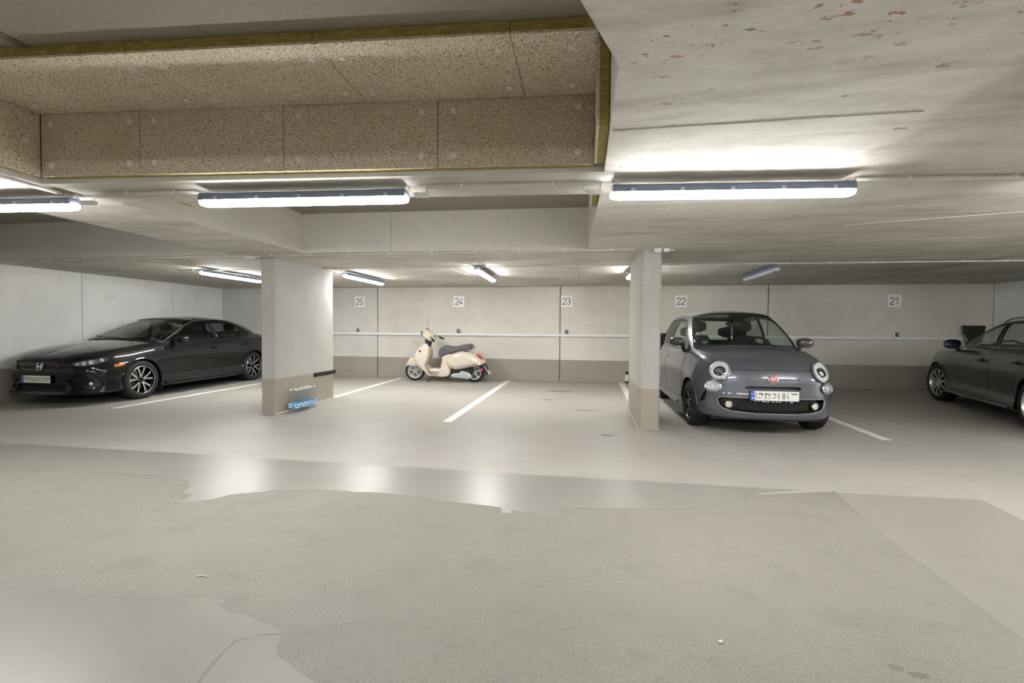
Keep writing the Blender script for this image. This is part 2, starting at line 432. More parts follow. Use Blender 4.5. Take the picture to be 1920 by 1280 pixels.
for i in range(4):
    wallbox('panel', LX-.05, LX, ys[i]+.004, ys[i+1]-.004, -.12, C-.006, 'concrete_side', wl, .003)
wr = struct(wallbox('wall_right', RX+.03, RX+.2, FY, W, -.15, C+.05, 'joint_dark'), 'concrete right wall beside the dark hatchback')
for a, b in ((FY, 2.5), (2.5, 7.0), (7.0, W-.012)):
    wallbox('panel', RX, RX+.05, a+.004, b-.004, -.12, C-.006, 'concrete_side', wr, .003)
struct(wallbox('wall_front', LX-.2, RX+.2, FY-.2, FY, -.2, C+.05, 'concrete_side'), 'concrete wall behind the camera')

# ceiling with three recesses
rec_front = [(.122, 3.033), (.122, 1.825), (-.019, 1.453), (-.55, 0.05), (-3.62, 0.05), (-3.752, 2.79)]
rec_rear = [(.05, 5.925), (-3.72, 5.82), (-3.69, 3.30), (.115, 3.52)]
rec_left = [(-4.79, 5.85), (LX+.25, 5.84), (LX+.25, 3.0), (-4.75, 3.1)]
outer = [(LX-.1, FY-.1), (RX+.1, FY-.1), (RX+.1, W+.1), (LX-.1, W+.1)]
holes = [rec_front, rec_rear, rec_left]
k = MB()
loops = [[Vector((x, y, 0)) for x, y in l] for l in [outer]+holes]
tri = geometry.tessellate_polygon(loops)
flat = [p for l in [outer]+holes for p in l]
k.add([(x, y, C) for x, y in flat], [tuple(t3) for t3 in tri], 0)
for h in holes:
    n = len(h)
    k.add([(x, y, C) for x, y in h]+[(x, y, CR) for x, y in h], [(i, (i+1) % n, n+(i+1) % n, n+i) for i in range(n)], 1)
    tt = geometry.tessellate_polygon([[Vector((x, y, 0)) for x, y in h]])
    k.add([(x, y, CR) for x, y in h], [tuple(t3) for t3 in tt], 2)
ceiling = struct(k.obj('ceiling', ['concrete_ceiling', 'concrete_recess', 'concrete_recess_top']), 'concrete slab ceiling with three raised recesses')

# insulation boards (wood-wool face on yellow mineral wool) in the front recess
def board(p0, p1, p2, p3, nrm, t, tf=.012, fix=(), hide=()):
    """p0..p3 quad on the visible face (Vectors); nrm points to the viewer side; core lies behind"""
    P = [Vector(p) for p in (p0, p1, p2, p3)]; N = Vector(nrm).normalized()
    g = .003; cc = sum(P, Vector())/4
    P = [p+(cc-p).normalized()*g for p in P]
    k = MB(); F = [p-N*tf for p in P]; B = [p-N*t for p in P]
    k.add(F+B, [(0, 1, 2, 3), (7, 6, 5, 4)]+[(i, (i+1) % 4, 4+(i+1) % 4, 4+i) for i in range(4)])
    b = k.obj('insulation_board', 'mineral_wool', ceiling)
    k = MB(); k.add(P+F, [(0, 1, 2, 3), (7, 6, 5, 4)]+[(i, (i+1) % 4, 4+(i+1) % 4, 4+i) for i in range(4)])
    k.obj('wood_wool_facing', 'wood_wool', b)
    ux = (P[1]-P[0]); uy = (P[3]-P[0])
    for a, c in fix:
        pos = P[0]+ux*a+uy*c
        q = N.to_track_quat('Z', 'Y').to_matrix().to_4x4()
        o = link('fixing_washer', WASH, 'washer', b); o.matrix_basis = Matrix.Translation(pos) @ q
    return b
kw = MB(); kw.lathe([(.0, .004), (.007, .004), (.0075, .001), (.012, .002), (.016, .005), (.019, .004), (.020, .0)], 14)
WASH = kw.mesh('fixing_washer', True); WASH.materials.append(MATS['washer'])
sl = (3.033-2.79)/(.122+3.752)
def yb(x, off=0): return 3.033+(x-.122)*sl-off
ZS = 2.705; ZB = 2.282; TB = .06
fixs = [(.10, .18), (.10, .84), (.90, .18), (.90, .84)]
xs = [-3.69, -2.96, -1.949, -.925, .058]
nb_ = (sl, -1, 0)
for a, b in zip(xs[:-1], xs[1:]):
    board((a, yb(a, TB), ZB), (b, yb(b, TB), ZB), (b, yb(b, TB), ZS), (a, yb(a, TB), ZS), nb_, TB-.002, fix=fixs)
def yfr(x): return 2.33+(x-.033)*.058
xs = [-3.69, -2.41, -1.38, -.37, .058]
for i, (a, b) in enumerate(zip(xs[:-1], xs[1:])):
    board((a, yfr(a), ZS), (b, yfr(b), ZS), (b, yb(b, TB), ZS), (a, yb(a, TB), ZS), (0, 0, -1), CR-ZS-.002, fix=[(.08, .22), (.08, .82), (.92, .22), (.92, .82)] if i < 3 else [(.7, .22), (.68, .82)])
# right and left cheeks
board((.058, yb(.058, TB)-.003, ZB), (.058, 2.42, ZB), (.058, 2.42, CR-.003), (.058, yb(.058, TB)-.003, CR-.003), (-1, 0, 0), .06, fix=[(.5, .4)])
board((-3.69, 1.85, ZB), (-3.69, yb(-3.69, TB)-.003, ZB), (-3.69, yb(-3.69, TB)-.003, ZS), (-3.69, 1.85, ZS), (1, 0, 0), .04, fix=[(.90, .5), (.4, .5)])
# remains of cladding in the rear recess
board((-3.645, 3.46, 2.40), (-3.66, 3.98, 2.40), (-3.66, 3.98, CR-.01), (-3.645, 3.46, CR-.01), (1, .03, 0), .045)
board((.045, 4.0, 2.28), (.045, 3.56, 2.28), (.045, 3.56, CR-.01), (.045, 4.0, CR-.01), (-1, 0, 0), .055)
# formwork ridges and joints on the slab
def ridge(a, b, w=.006, h=.004, mat='concrete_recess'):
    k = MB(); d = Vector((b[0]-a[0], b[1]-a[1], 0)); L_ = d.length
    k.box(((a[0]+b[0])/2, (a[1]+b[1])/2, C-h/2), (L_, w, h), 0, math.atan2(d.y, d.x)); k.obj('formwork_ridge', mat, ceiling)
ridge((.14, 2.425), (1.1, 2.392), .012, .003); ridge((.14, 2.412), (1.5, 2.385), .004, .003, 'concrete_pillar')
ridge((2.40, 4.84), (3.6, 4.45)); ridge((2.75, 5.70), (4.3, 5.60), .01, .002, 'concrete_recess')
ridge((2.08, 7.5), (2.15, 10.9)); ridge((5.52, 6.9), (5.27, 10.98), .006, .003, 'joint_dark'); ridge((-2.2, 7.5), (-2.0, 10.9)); ridge((-.1, 7.4), (-.05, 10.9), .005, .002, 'joint_dark')
k = MB(); k.box((-3.0, 1.2, CR-.004), (.05, 2.0, .008)); k.obj('formwork_joint', 'joint_dark', ceiling)

ridge((3.2, 9.08), (4.06, 9.08), .02, .003); ridge((3.27, 9.55), (4.12, 9.6), .02, .003); ridge((4.06, 9.08), (4.12, 9.6), .02, .003)
kt = MB(); kt.lathe([(0, .004), (.016, .004), (.022, .001), (.030, .0)], 16); TIE = kt.mesh('tie_hole', True); TIE.materials.append(MATS['concrete_recess'])
for x_, z_ in ((-2.98, 2.62), (-2.28, 2.63), (-1.63, 2.64), (-.95, 2.655), (-.40, 2.655)):
    o = link('tie_hole', TIE, 'joint_dark', ceiling); o.matrix_basis = Matrix.Translation((x_, 5.888+.0277*(x_+1.2), z_)) @ Matrix.Rotation(PI/2, 4, 'X')
k = MB(); k.box((-2.49, 5.852, 2.51), (.006, .006, .5)); k.obj('formwork_joint', 'concrete_pillar', ceiling)

# pillars
def pillar(name, x0, x1, y0, y1, label):
    c = .022
    base = [(x0+c, y0), (x1-c, y0), (x1, y0+c), (x1, y1-c), (x1-c, y1), (x0+c, y1), (x0, y1-c), (x0, y0+c)]
    k = MB(); k.prism(base, -.05, C+.01, 'z'); o = k.obj(name, 'concrete_pillar')
    # coved skirt of floor coating
    k = MB(); zf = fz((x0+x1)/2, (y0+y1)/2)
    b2 = [(p[0]+(.02 if p[0] > (x0+x1)/2 else -.02), p[1]+(.02 if p[1] > (y0+y1)/2 else -.02)) for p in base]
    n = len(base)
    k.add([(x, y, fz(x, y)+.003) for x, y in b2]+[(x, y, fz(x, y)+.022) for x, y in base], [(i, (i+1) % n, n+(i+1) % n, n+i) for i in range(n)])
    k.obj('coved_skirt', 'floor_light', o)
    return struct(o, label)
PLx0, PLx1, PLy0, PLy1 = -4.566, -4.319, 6.106, 7.660
PRx0, PRx1, PRy0, PRy1 = .715, .959, 6.052, 7.505
pillar('pillar', PLx0, PLx1, PLy0, PLy1, 'broad concrete pillar with water bottles at its foot')
pillar('pillar', PRx0, PRx1, PRy0, PRy1, 'narrow concrete pillar beside the grey car')
k = MB(); k.bevbox((PLx1+.011, 7.37, .48), (.022, .66, .062), .004)
tag(k.obj('bumper_strip', 'black_rubber'), 'black rubber bumper strip on the side of the broad pillar', 'bumper strip')

# ------------------------------------------------------------------ lamps
def lamp_proto(lit=True):
    root = bpy.data.objects.new('tube_lamp', None); COL.objects.link(root)
    L_ = 1.50
    k = MB(); prof = [(-.040, .085), (.040, .085), (.047, .072), (.053, .036), (-.053, .036), (-.047, .072)]
    k.prism(prof, -L_/2, L_/2, 'x'); k.obj('housing', 'housing_grey', root)
    dif = [(.048, .038), (.046, .020), (.036, .004), (.018, -.002), (-.018, -.002), (-.036, .004), (-.046, .020), (-.048, .038)]
    e = .035
    k = MB(); k.prism(dif, -L_/2+e, L_/2-e, 'x'); k.mi = [1 if f_ and max(abs(k.v[i][1]) for i in f_) > .04 and len(f_) == 4 else 0 for f_ in k.f]; k.obj('diffuser', ['tube_lit', 'tube_side'] if lit else ['diffuser_off', 'diffuser_off'], root, True, .9)
    for s in (-1, 1):
        k = MB(); G = []
        for u, sc in ((0, 1), (.5, .97), (.85, .85), (1.0, .62)):
            G.append([(s*(L_/2-e+.045*u), p[0]*sc, .042-(.042-p[1])*sc) for p in dif])
        k.grid(G); k.add(G[-1], [tuple(range(8))]); k.obj('diffuser_end', 'diffuser_end' if lit else 'diffuser_off', root, True, .9)
    kc = MB(); kc.bevbox((0, 0, 0), (.026, .008, .024), .003); ck = kc.mesh('clip'); ck.materials.append(MATS['clip_clear'])
    for i in range(5):
        for s in (-1, 1):
            o = link('clip', ck, 'clip_clear', root); o.location = (-.62+i*.31, s*.052, .047)
    for s in (-1, 1):   # chain of three links and a hook
        for j in range(3):
            k = MB(); a = .5 if j % 2 else 0
            pts = [(s*(L_/2-.05+.02*j)+.010*math.cos(q), .005*math.sin(q)*(1 if j % 2 else .4), .088+.012*j+.008*math.sin(q)*(.4 if j % 2 else 1)) for q in np.linspace(0, 2*PI, 9)[:-1]]
            k.tube(pts, .002, 5, closed=True); k.obj('chain_link', 'steel', root, True)
    return root
LAMPS = [(True, -4.49, 2.945, 2.12, .058, 'lit tube lamp at the left edge of the photo under the beam'),
         (True, -1.955, 3.06, 2.12, .052, 'lit tube lamp hung below the board-lined recess'),
         (True, .925, 3.22, 2.115, .075, 'lit tube lamp under the pale slab, largest on the right'),
         (True, 3.75, 3.45, 2.115, .06, 'lit tube lamp beyond the right edge of the photo'),
         (True, -4.3, -2.6, 2.115, .0, 'added unseen lit tube lamp behind the camera, leftmost of its row'),  # row of four behind the camera, added to brighten the foreground
         (True, -1.2, -2.6, 2.115, .0, 'added unseen lit tube lamp behind the camera, second of its row'),
         (True, 1.9, -2.6, 2.115, .0, 'added unseen lit tube lamp behind the camera, third of its row'),
         (True, 5.0, -2.6, 2.115, .0, 'added unseen lit tube lamp behind the camera, rightmost of its row'),
         (True, 6.6, 3.7, 2.115, .06, 'added unseen lit tube lamp far beyond the right edge of the photo'),  # added out of view so the right side is less dark
         (True, 7.45, 5.1, 2.115, PI/2, 'added unseen lit tube lamp over the tail of the anthracite estate, outside the photo'),  # added out of view to brighten the right rear bay
         (True, -6.33, 7.75, 2.13, PI/2+.02, 'lit tube lamp above the black saloon'),
         (True, -4.10, 8.42, 2.13, PI/2-.01, 'lit tube lamp just right of the broad pillar head'),
         (True, -1.655, 7.93, 2.13, PI/2+.02, 'lit tube lamp over the scooter bay'),
         (True, .80, 7.72, 2.13, PI/2+.02, 'lit tube lamp hidden behind the narrow pillar'),
         (False, 2.825, 8.15, 2.13, PI/2-.03, 'unlit tube lamp above the grey car')]
LIT = lamp_proto(True); OFF = lamp_proto(False); used = set()
for lit, x, y, z, rz, lab in LAMPS:
    src = LIT if lit else OFF
    o = copy_tree(src) if lit in used else src
    used.add(lit); o.location = (x, y, z); o.rotation_euler = (0, 0, rz); tag(o, lab, 'lamp', 'tube lamps under the ceiling')

# ------------------------------------------------------------------ conduits
def conduit(name, pts, r, label, mat='conduit_grey', step=.55, clip=.028, z=C):
    k = MB(); k.tube(pts, r, 8); o = k.obj(name, mat, None, True)
    d = Vector(pts[-1])-Vector(pts[0]); n = max(2, int(d.length/step))
    kc = MB(); kc.bevbox((0, 0, 0), (.018, clip, clip), .003); cm = kc.mesh('clip'); cm.materials.append(MATS['white_plastic'])
    for i in range(n):
        p = Vector(pts[0])+d*((i+.5)/n); q = link('clip', cm, 'white_plastic', o); q.location = (p.x, p.y, p.z+.004); q.rotation_euler = (0, 0, math.atan2(d.y, d.x))
    return tag(o, label, 'conduit', 'conduits under the ceiling')
conduit('conduit', [(-9.25, 5.885, 2.232), (-4.62, 5.865, 2.232)], .010, 'pale conduit under the beam left of the broad pillar')
conduit('conduit', [(-4.50, 5.86, 2.232), (.62, 5.88, 2.232)], .010, 'pale conduit running between the two pillars')
conduit('conduit', [(-7.0, 7.25, 2.236), (-4.58, 7.30, 2.236)], .009, 'thin conduit above the black saloon')
conduit('conduit', [(-4.30, 7.29, 2.236), (.70, 7.33, 2.236)], .009, 'thin conduit over the scooter bay between the pillars')
conduit('conduit', [(.97, 7.335, 2.234), (8.25, 7.38, 2.234)], .010, 'pale conduit running above the grey car to the right wall')
conduit('conduit', [(-3.50, 3.0, 2.232), (-2.76, 3.045, 2.232)], .013, 'conduit stub between the two left tube lamps')
conduit('conduit', [(-1.14, 3.13, 2.232), (.10, 3.20, 2.232)], .013, 'conduit joining the two large tube lamps')
conduit('conduit', [(1.72, 3.32, 2.232), (2.98, 3.43, 2.232)], .013, 'conduit leading right from the largest tube lamp')
conduit('conduit', [(-3.78, 1.2, 2.232), (-3.79, 2.93, 2.232)], .016, 'conduit beside the edge of the board-lined recess')
def sensor(x, y, lab):
    r = thing('motion_sensor', lab, 'sensor', (x, y, C), 0, 'motion sensors on the pillar heads')
    k = MB(); k.lathe([(0, -.052), (.025, -.050), (.043, -.040), (.050, -.022), (.048, -.006), (.048, 0), (0, 0)], 20); k.obj('dome', 'white_plastic', r, True)
    k = MB(); k.bevbox((.10, .0, -.02), (.075, .06, .04), .006); k.obj('junction_box', 'white_plastic', r)
    k = MB(); k.tube([(.14, 0, -.02), (.17, .0, -.018), (.20, .005, -.02)], .006, 6); k.obj('cable', 'white_plastic', r, True)
    return r
sensor(-4.69, 5.98, 'white round motion sensor left of the broad pillar head')
sensor(.90, 5.99, 'white round motion sensor at the narrow pillar head')
for x, y, a, lab in ((-3.62, 2.99, .1, 'white connector box beside the left edge lamp'), (-1.10, 3.10, .1, 'white connector box at the right end of the middle lamp'), (.07, 3.18, .1, 'white connector box left of the largest tube lamp')):
    r = thing('connector_box', lab, 'connector', (x, y, 2.17), a, 'connector boxes on the lamp cable')
    k = MB(); k.bevbox((0, 0, 0), (.10, .04, .028), .005); k.obj('box_body', 'white_plastic', r)
    k = MB(); k.tube([(-.05, 0, 0), (-.08, 0, .02), (-.10, 0, .06)], .005, 6); k.obj('cable', 'white_plastic', r, True)
    k = MB(); k.tube([(.03, 0, .01), (.035, 0, .04), (.04, 0, .07)], .004, 6); k.obj('hanger', 'steel', r, True)

# ------------------------------------------------------------------ wall rail, sockets, signs
k = MB(); k.bevbox(((LX+RX)/2, W-.033, 1.108), (RX-LX-.02, .06, .055), .004)
tag(k.obj('cable_trunking', 'rail_grey'), 'long light grey cable trunking along the back wall', 'trunking')
for x, lab in ((-5.525, 'just right of the broad pillar'), (-2.965, 'above the scooter seat'), (-.385, 'beside the middle wall joint'), (6.51, 'over the empty dark bay')):
    r = thing('power_socket', 'small blue socket on the rail '+lab, 'socket', (x, W-.005, 1.136), 0, 'sockets on the rail')
    k = MB(); k.bevbox((0, -.03, .052), (.085, .06, .10), .008); k.obj('socket_body', 'white_plastic', r)
    k = MB(); k.bevbox((.006, -.063, .052), (.066, .012, .088), .004); c_ = k.obj('cover', 'socket_blue', r)
    k = MB(); k.lathe([(0, -.0025), (.010, -.0025), (.012, 0)], 12, 'y', (.006, -.069, .055)); k.obj('emblem', 'white_plastic', c_)
for x, z, tx, lab in ((-5.50, 1.897, '25', 'white number sign 25 just right of the broad pillar'), (-2.96, 1.90, '24', 'white number sign 24 above the scooter'), (-.381, 1.90, '23', 'white number sign 23 touching the middle wall joint'), (2.172, 1.898, '22', 'white number sign 22 above the grey hatchback'), (6.487, 1.899, '21', 'white number sign 21 over the empty dark bay')):
    r = thing('number_sign', lab, 'sign', (x, W, z), 0, 'bay number signs')
    k = MB(); k.bevbox((0, -.004, 0), (.262, .008, .262), .002); k.obj('plate', 'sign_white', r)
    me = digits_mesh(tx, .15); o = link('digits', me, 'ink', r); o.location = (0, -.0088, 0); o.rotation_euler = (PI/2, 0, 0)

# ------------------------------------------------------------------ cars
def paint(name, col, rough=.28, metal=.35, flake=.15):
    t = NT(name); n = t.noise(900, 2, .6)
    c2 = tuple(min(1, x*(1+flake)+.004) for x in col[:3])+(1,)
    t.set(color=t.ramp(n, [(.35, col), (.65, c2)]), rough=rough, metal=metal, coat=1.0, coat_rough=.03, spec=.1 if metal < .2 else .4)
paint('paint_black', srgb(5, 5, 6), .45, .0)
paint('paint_grey', srgb(88, 92, 100), .32, .35)
paint('paint_anthracite', srgb(24, 24, 26), .35, .2)
plain('chrome', srgb(222, 222, 224), .12, 1.0, var=.02)
plain('satin_chrome', srgb(190, 190, 192), .28, 1.0, var=.03)
plain('alloy_silver', srgb(200, 198, 196), .3, .9, var=.04)
plain('alloy_dark', srgb(28, 28, 30), .25, .5, var=.05)
plain('disc_steel', srgb(120, 118, 116), .4, .9)
plain('tyre', srgb(26, 26, 27), .75, var=.12, scale=80)
plain('interior', srgb(34, 33, 33), .8, var=.1)
plain('interior_trim', srgb(52, 50, 49), .6)
plain('seam', srgb(12, 12, 12), .7)
plain('reflector', srgb(226, 228, 230), .25, .15, var=.08, scale=60)
plain('amber', srgb(222, 116, 20), .25, var=.05, coat=.5)
plain('red_lens', srgb(186, 22, 28), .2, var=.05, coat=.6)
plain('badge_red', srgb(150, 24, 44), .3)
plain('plate_white', srgb(232, 232, 226), .4, var=.03)
plain('plate_blue', srgb(20, 90, 196), .4)
plain('sticker_green', srgb(28, 132, 96), .5)
plain('fog_glass', srgb(222, 214, 190), .2)

def dinterp(kn, V, q):
    """non-uniform cubic interpolation of V (K,...) at parameters q"""
    kn = np.asarray(kn, float); V = np.asarray(V, float); K = len(kn)
    h = np.diff(kn); d = (V[1:]-V[:-1])/h.reshape((-1,)+(1,)*(V.ndim-1))
    m = np.zeros_like(V); m[0] = d[0]; m[-1] = d[-1]
    for k in range(1, K-1): m[k] = (h[k]*d[k-1]+h[k-1]*d[k])/(h[k]+h[k-1])
    q = np.asarray(q, float); i = np.clip(np.searchsorted(kn, q, 'right')-1, 0, K-2)
    sh = (-1,)+(1,)*(V.ndim-1)
    t = ((q-kn[i])/h[i]).reshape(sh); H = h[i].reshape(sh)
    return (2*t**3-3*t**2+1)*V[i]+(t**3-2*t**2+t)*H*m[i]+(-2*t**3+3*t**2)*V[i+1]+(t**3-t**2)*H*m[i+1]

def ring(P, per_i=6, per_j=4):
    """P (K,J,3) half ring from front centre to rear centre (y=0 at both ends); returns dense grid, station coords"""
    P = np.asarray(P, float); K, J = P.shape[:2]
    mir = P*np.array([1, -1, 1])
    E = np.concatenate([mir[2:0:-1], P, mir[-2:-4:-1]])
    mid = E[:, J//2, :2]; kn = np.concatenate([[0], np.cumsum(np.linalg.norm(np.diff(mid, axis=0), axis=1))])
    q = []; si = []
    for k in range(K-1):
        a, b = kn[k+2], kn[k+3]
        n = max(2, int(per_i*max(.4, (b-a)/.16)))
        for s in range(n): q.append(a+(b-a)*s/n); si.append(k+s/n)
    q.append(kn[K+1]); si.append(K-1)
    D = dinterp(kn, E, q)
    D[0, :, 1] = 0; D[-1, :, 1] = 0
    jk = np.arange(J); jq = np.linspace(0, J-1, (J-1)*per_j+1)
    D = np.swapaxes(dinterp(jk, np.swapaxes(D, 0, 1), jq), 0, 1)
    return D, np.array(si)

def ring_from_plan(stations):
    pl = np.array([(s[0], s[1]) for s in stations], float)
    ext = np.concatenate([[pl[1]*[1, -1]], pl, [pl[-2]*[1, -1]]])
    out = []
    for k, s in enumerate(stations):
        t = ext[k+2]-ext[k]; t /= np.linalg.norm(t); n = (t[1], -t[0])
        out.append([(s[0]+n[0]*o, s[1]+n[1]*o, z) for o, z in s[2]])
    P = np.array(out); P[0, :, 1] = 0; P[-1, :, 1] = 0
    return P

class Shell:
    def __init__(s):
        s.bm = bmesh.new(); s.reg = s.bm.faces.layers.int.new('reg'); s.part = s.bm.faces.layers.int.new('part'); s.su = s.bm.faces.layers.float.new('su'); s.sv = s.bm.faces.layers.float.new('sv')
        s.names = ['body']
    def pid(s, n):
        if n not in s.names: s.names.append(n)
        return s.names.index(n)
    def add_grid(s, G, reg, su=None, sv=None):
        for sgn in (1, -1):
            V = [[s.bm.verts.new((p[0], p[1]*sgn, p[2])) for p in row] for row in G]
            for i in range(len(G)-1):
                for j in range(len(G[0])-1):
                    q = [V[i][j], V[i+1][j], V[i+1][j+1], V[i][j+1]]
                    f = s.bm.faces.new(q if sgn < 0 else q[::-1]); f.smooth = True; f[s.reg] = reg
                    if su is not None: f[s.su] = (su[i]+su[i+1])/2
                    f[s.sv] = (j+.5)/(len(G[0])-1)
    def weld(s):
        bmesh.ops.remove_doubles(s.bm, verts=s.bm.verts, dist=4e-4)
        bmesh.ops.dissolve_degenerate(s.bm, edges=s.bm.edges, dist=1e-5)
        bmesh.ops.recalc_face_normals(s.bm, faces=s.bm.faces)
        # outward check: face with the largest y must look to +y
        f = max(s.bm.faces, key=lambda f: f.calc_center_median().y)
        if f.normal.y < 0: bmesh.ops.reverse_faces(s.bm, faces=s.bm.faces)
    def cut(s, poly, ax, pred, part):
        a, b = ax; n = len(poly); nm = s.names if part is not None else None
        third = ({0, 1, 2}-{a, b}).pop()
        for k in range(n):
            p, q = poly[k], poly[(k+1) % n]
            lo = (min(p[0], q[0])-.004, min(p[1], q[1])-.004); hi = (max(p[0], q[0])+.004, max(p[1], q[1])+.004)
            fs = []
            for f in s.bm.faces:
                vs_ = [v.co for v in f.verts]
                xs_ = [v[a] for v in vs_]; 
                if max(xs_) < lo[0] or min(xs_) > hi[0]: continue
                ys_ = [v[b] for v in vs_]
                if max(ys_) < lo[1] or min(ys_) > hi[1]: continue
                if pred(f): fs.append(f)
            if not fs: continue
            no = Vector((0, 0, 0)); no[a] = -(q[1]-p[1]); no[b] = q[0]-p[0]
            if no.length < 1e-9: continue
            co = Vector((0, 0, 0)); co[a] = p[0]; co[b] = p[1]
            g = set(fs)
            for f in fs: g.update(f.edges); g.update(f.verts)
            bmesh.ops.bisect_plane(s.bm, geom=list(g), dist=1e-5, plane_co=co, plane_no=no.normalized())
        res = []
        for f in s.bm.faces:
            c = f.calc_center_median()
            x, y = c[a], c[b]; ins = False
            for k in range(n):
                p, q = poly[k], poly[k-1]
                if (p[1] > y) != (q[1] > y) and x < (q[0]-p[0])*(y-p[1])/(q[1]-p[1])+p[0]: ins = not ins
            if ins and pred(f): res.append(f)
        if part == 'DELETE': bmesh.ops.delete(s.bm, geom=res, context='FACES')
        elif part:
            i = s.pid(part)
            for f in res: f[s.part] = i
        return res
    def assign(s, pred, part):
        i = s.pid(part)
        for f in s.bm.faces:
            if pred(f): f[s.part] = i
    def tree(s):
        s.bm.normal_update(); s.bvh = BVHTree.FromBMesh(s.bm)
    def hit(s, o, d):
        r = s.bvh.ray_cast(Vector(o), Vector(d))
        return r[0], r[1]
    def faces(s, part):
        i = s.names.index(part); return [f for f in s.bm.faces if f[s.part] == i]
    def emit(s, part, oname, mat, parent, off=0.0, wall=False, side=None, keep=False):
        fs = s.faces(part)
        if side: fs = [f for f in fs if (f.calc_center_median().y > 0) == (side > 0)]
        if not fs: print('EMPTY PART', part); return None
        vi = {}; V = []; N = []; F = []
        for f in fs:
            ids = []
            for v in f.verts:
                if v not in vi:
                    vi[v] = len(V); V.append(v.co+v.normal*off); N.append(v.normal.copy())
                ids.append(vi[v])
            F.append(ids)
        nf = len(F)
        if wall:
            fset = set(fs)
            for f in fs:
                for l in f.loops:
                    e = l.edge
                    if sum(1 for g in e.link_faces if g in fset) == 1:
                        a, b = l.vert, l.link_loop_next.vert
                        k = len(V); V += [a.co.copy(), b.co.copy(), b.co+b.normal*off, a.co+a.normal*off]; N += [a.normal.copy()]*4
                        F.append([k, k+1, k+2, k+3])
        me = bpy.data.meshes.new(oname); me.from_pydata([tuple(v) for v in V], [], F)
        me.polygons.foreach_set('use_smooth', [i < nf for i in range(len(F))])
        o = link(oname, me, mat, parent)
        if not wall: me.normals_split_custom_set_from_vertices([tuple(n) for n in N])
        return o
    def loops(s, part, side=None):
        fs = s.faces(part)
        if side: fs = [f for f in fs if (f.calc_center_median().y > 0) == (side > 0)]
        fset = set(fs); nxt = {}
        for f in fs:
            for l in f.loops:
                if sum(1 for g in l.edge.link_faces if g in fset) == 1: nxt.setdefault(l.vert, []).append(l.link_loop_next.vert)
        out = []
        while nxt:
            st = next(iter(nxt)); path = [st]; cur = st
            while cur in nxt:
                n = nxt[cur].pop()
                if not nxt[cur]: del nxt[cur]
                if n is st: break
                path.append(n); cur = n
            out.append([(v.co.copy(), v.normal.copy()) for v in path])
        return out
    def trim(s, part, oname, mat, parent, r=.006, off=.0, side=None, flt=None, n=5):
        k = MB(); any_ = False
        for lp in s.loops(part, side):
            pts = [p+nn*off for p, nn in lp]
            # drop crowded points
            q = [pts[0]]
            for p in pts[1:]:
                if (p-q[-1]).length > .008: q.append(p)
            if len(q) < 3: continue
            if flt:
                run = []
                runs = []
                for p in q+[q[0]]:
                    if flt(p): run.append(p)
                    else:
                        if len(run) > 1: runs.append(run)
                        run = []
                if len(run) > 1: runs.append(run)
                for rn in runs: k.tube(rn, r, n); any_ = True
            else: k.tube(q, r, n, closed=True); any_ = True
        if any_: return k.obj(oname, mat, parent, True)
    def place(s, o, d):
        p, n = s.hit(o, d)
        if p is None: print('MISS', o, d); return Matrix.Identity(4)
        z = n.normalized(); x = Vector((0, 0, 1)).cross(z).normalized(); y = z.cross(x)
        return Matrix.Translation(p) @ Matrix((x, y, z)).transposed().to_4x4()

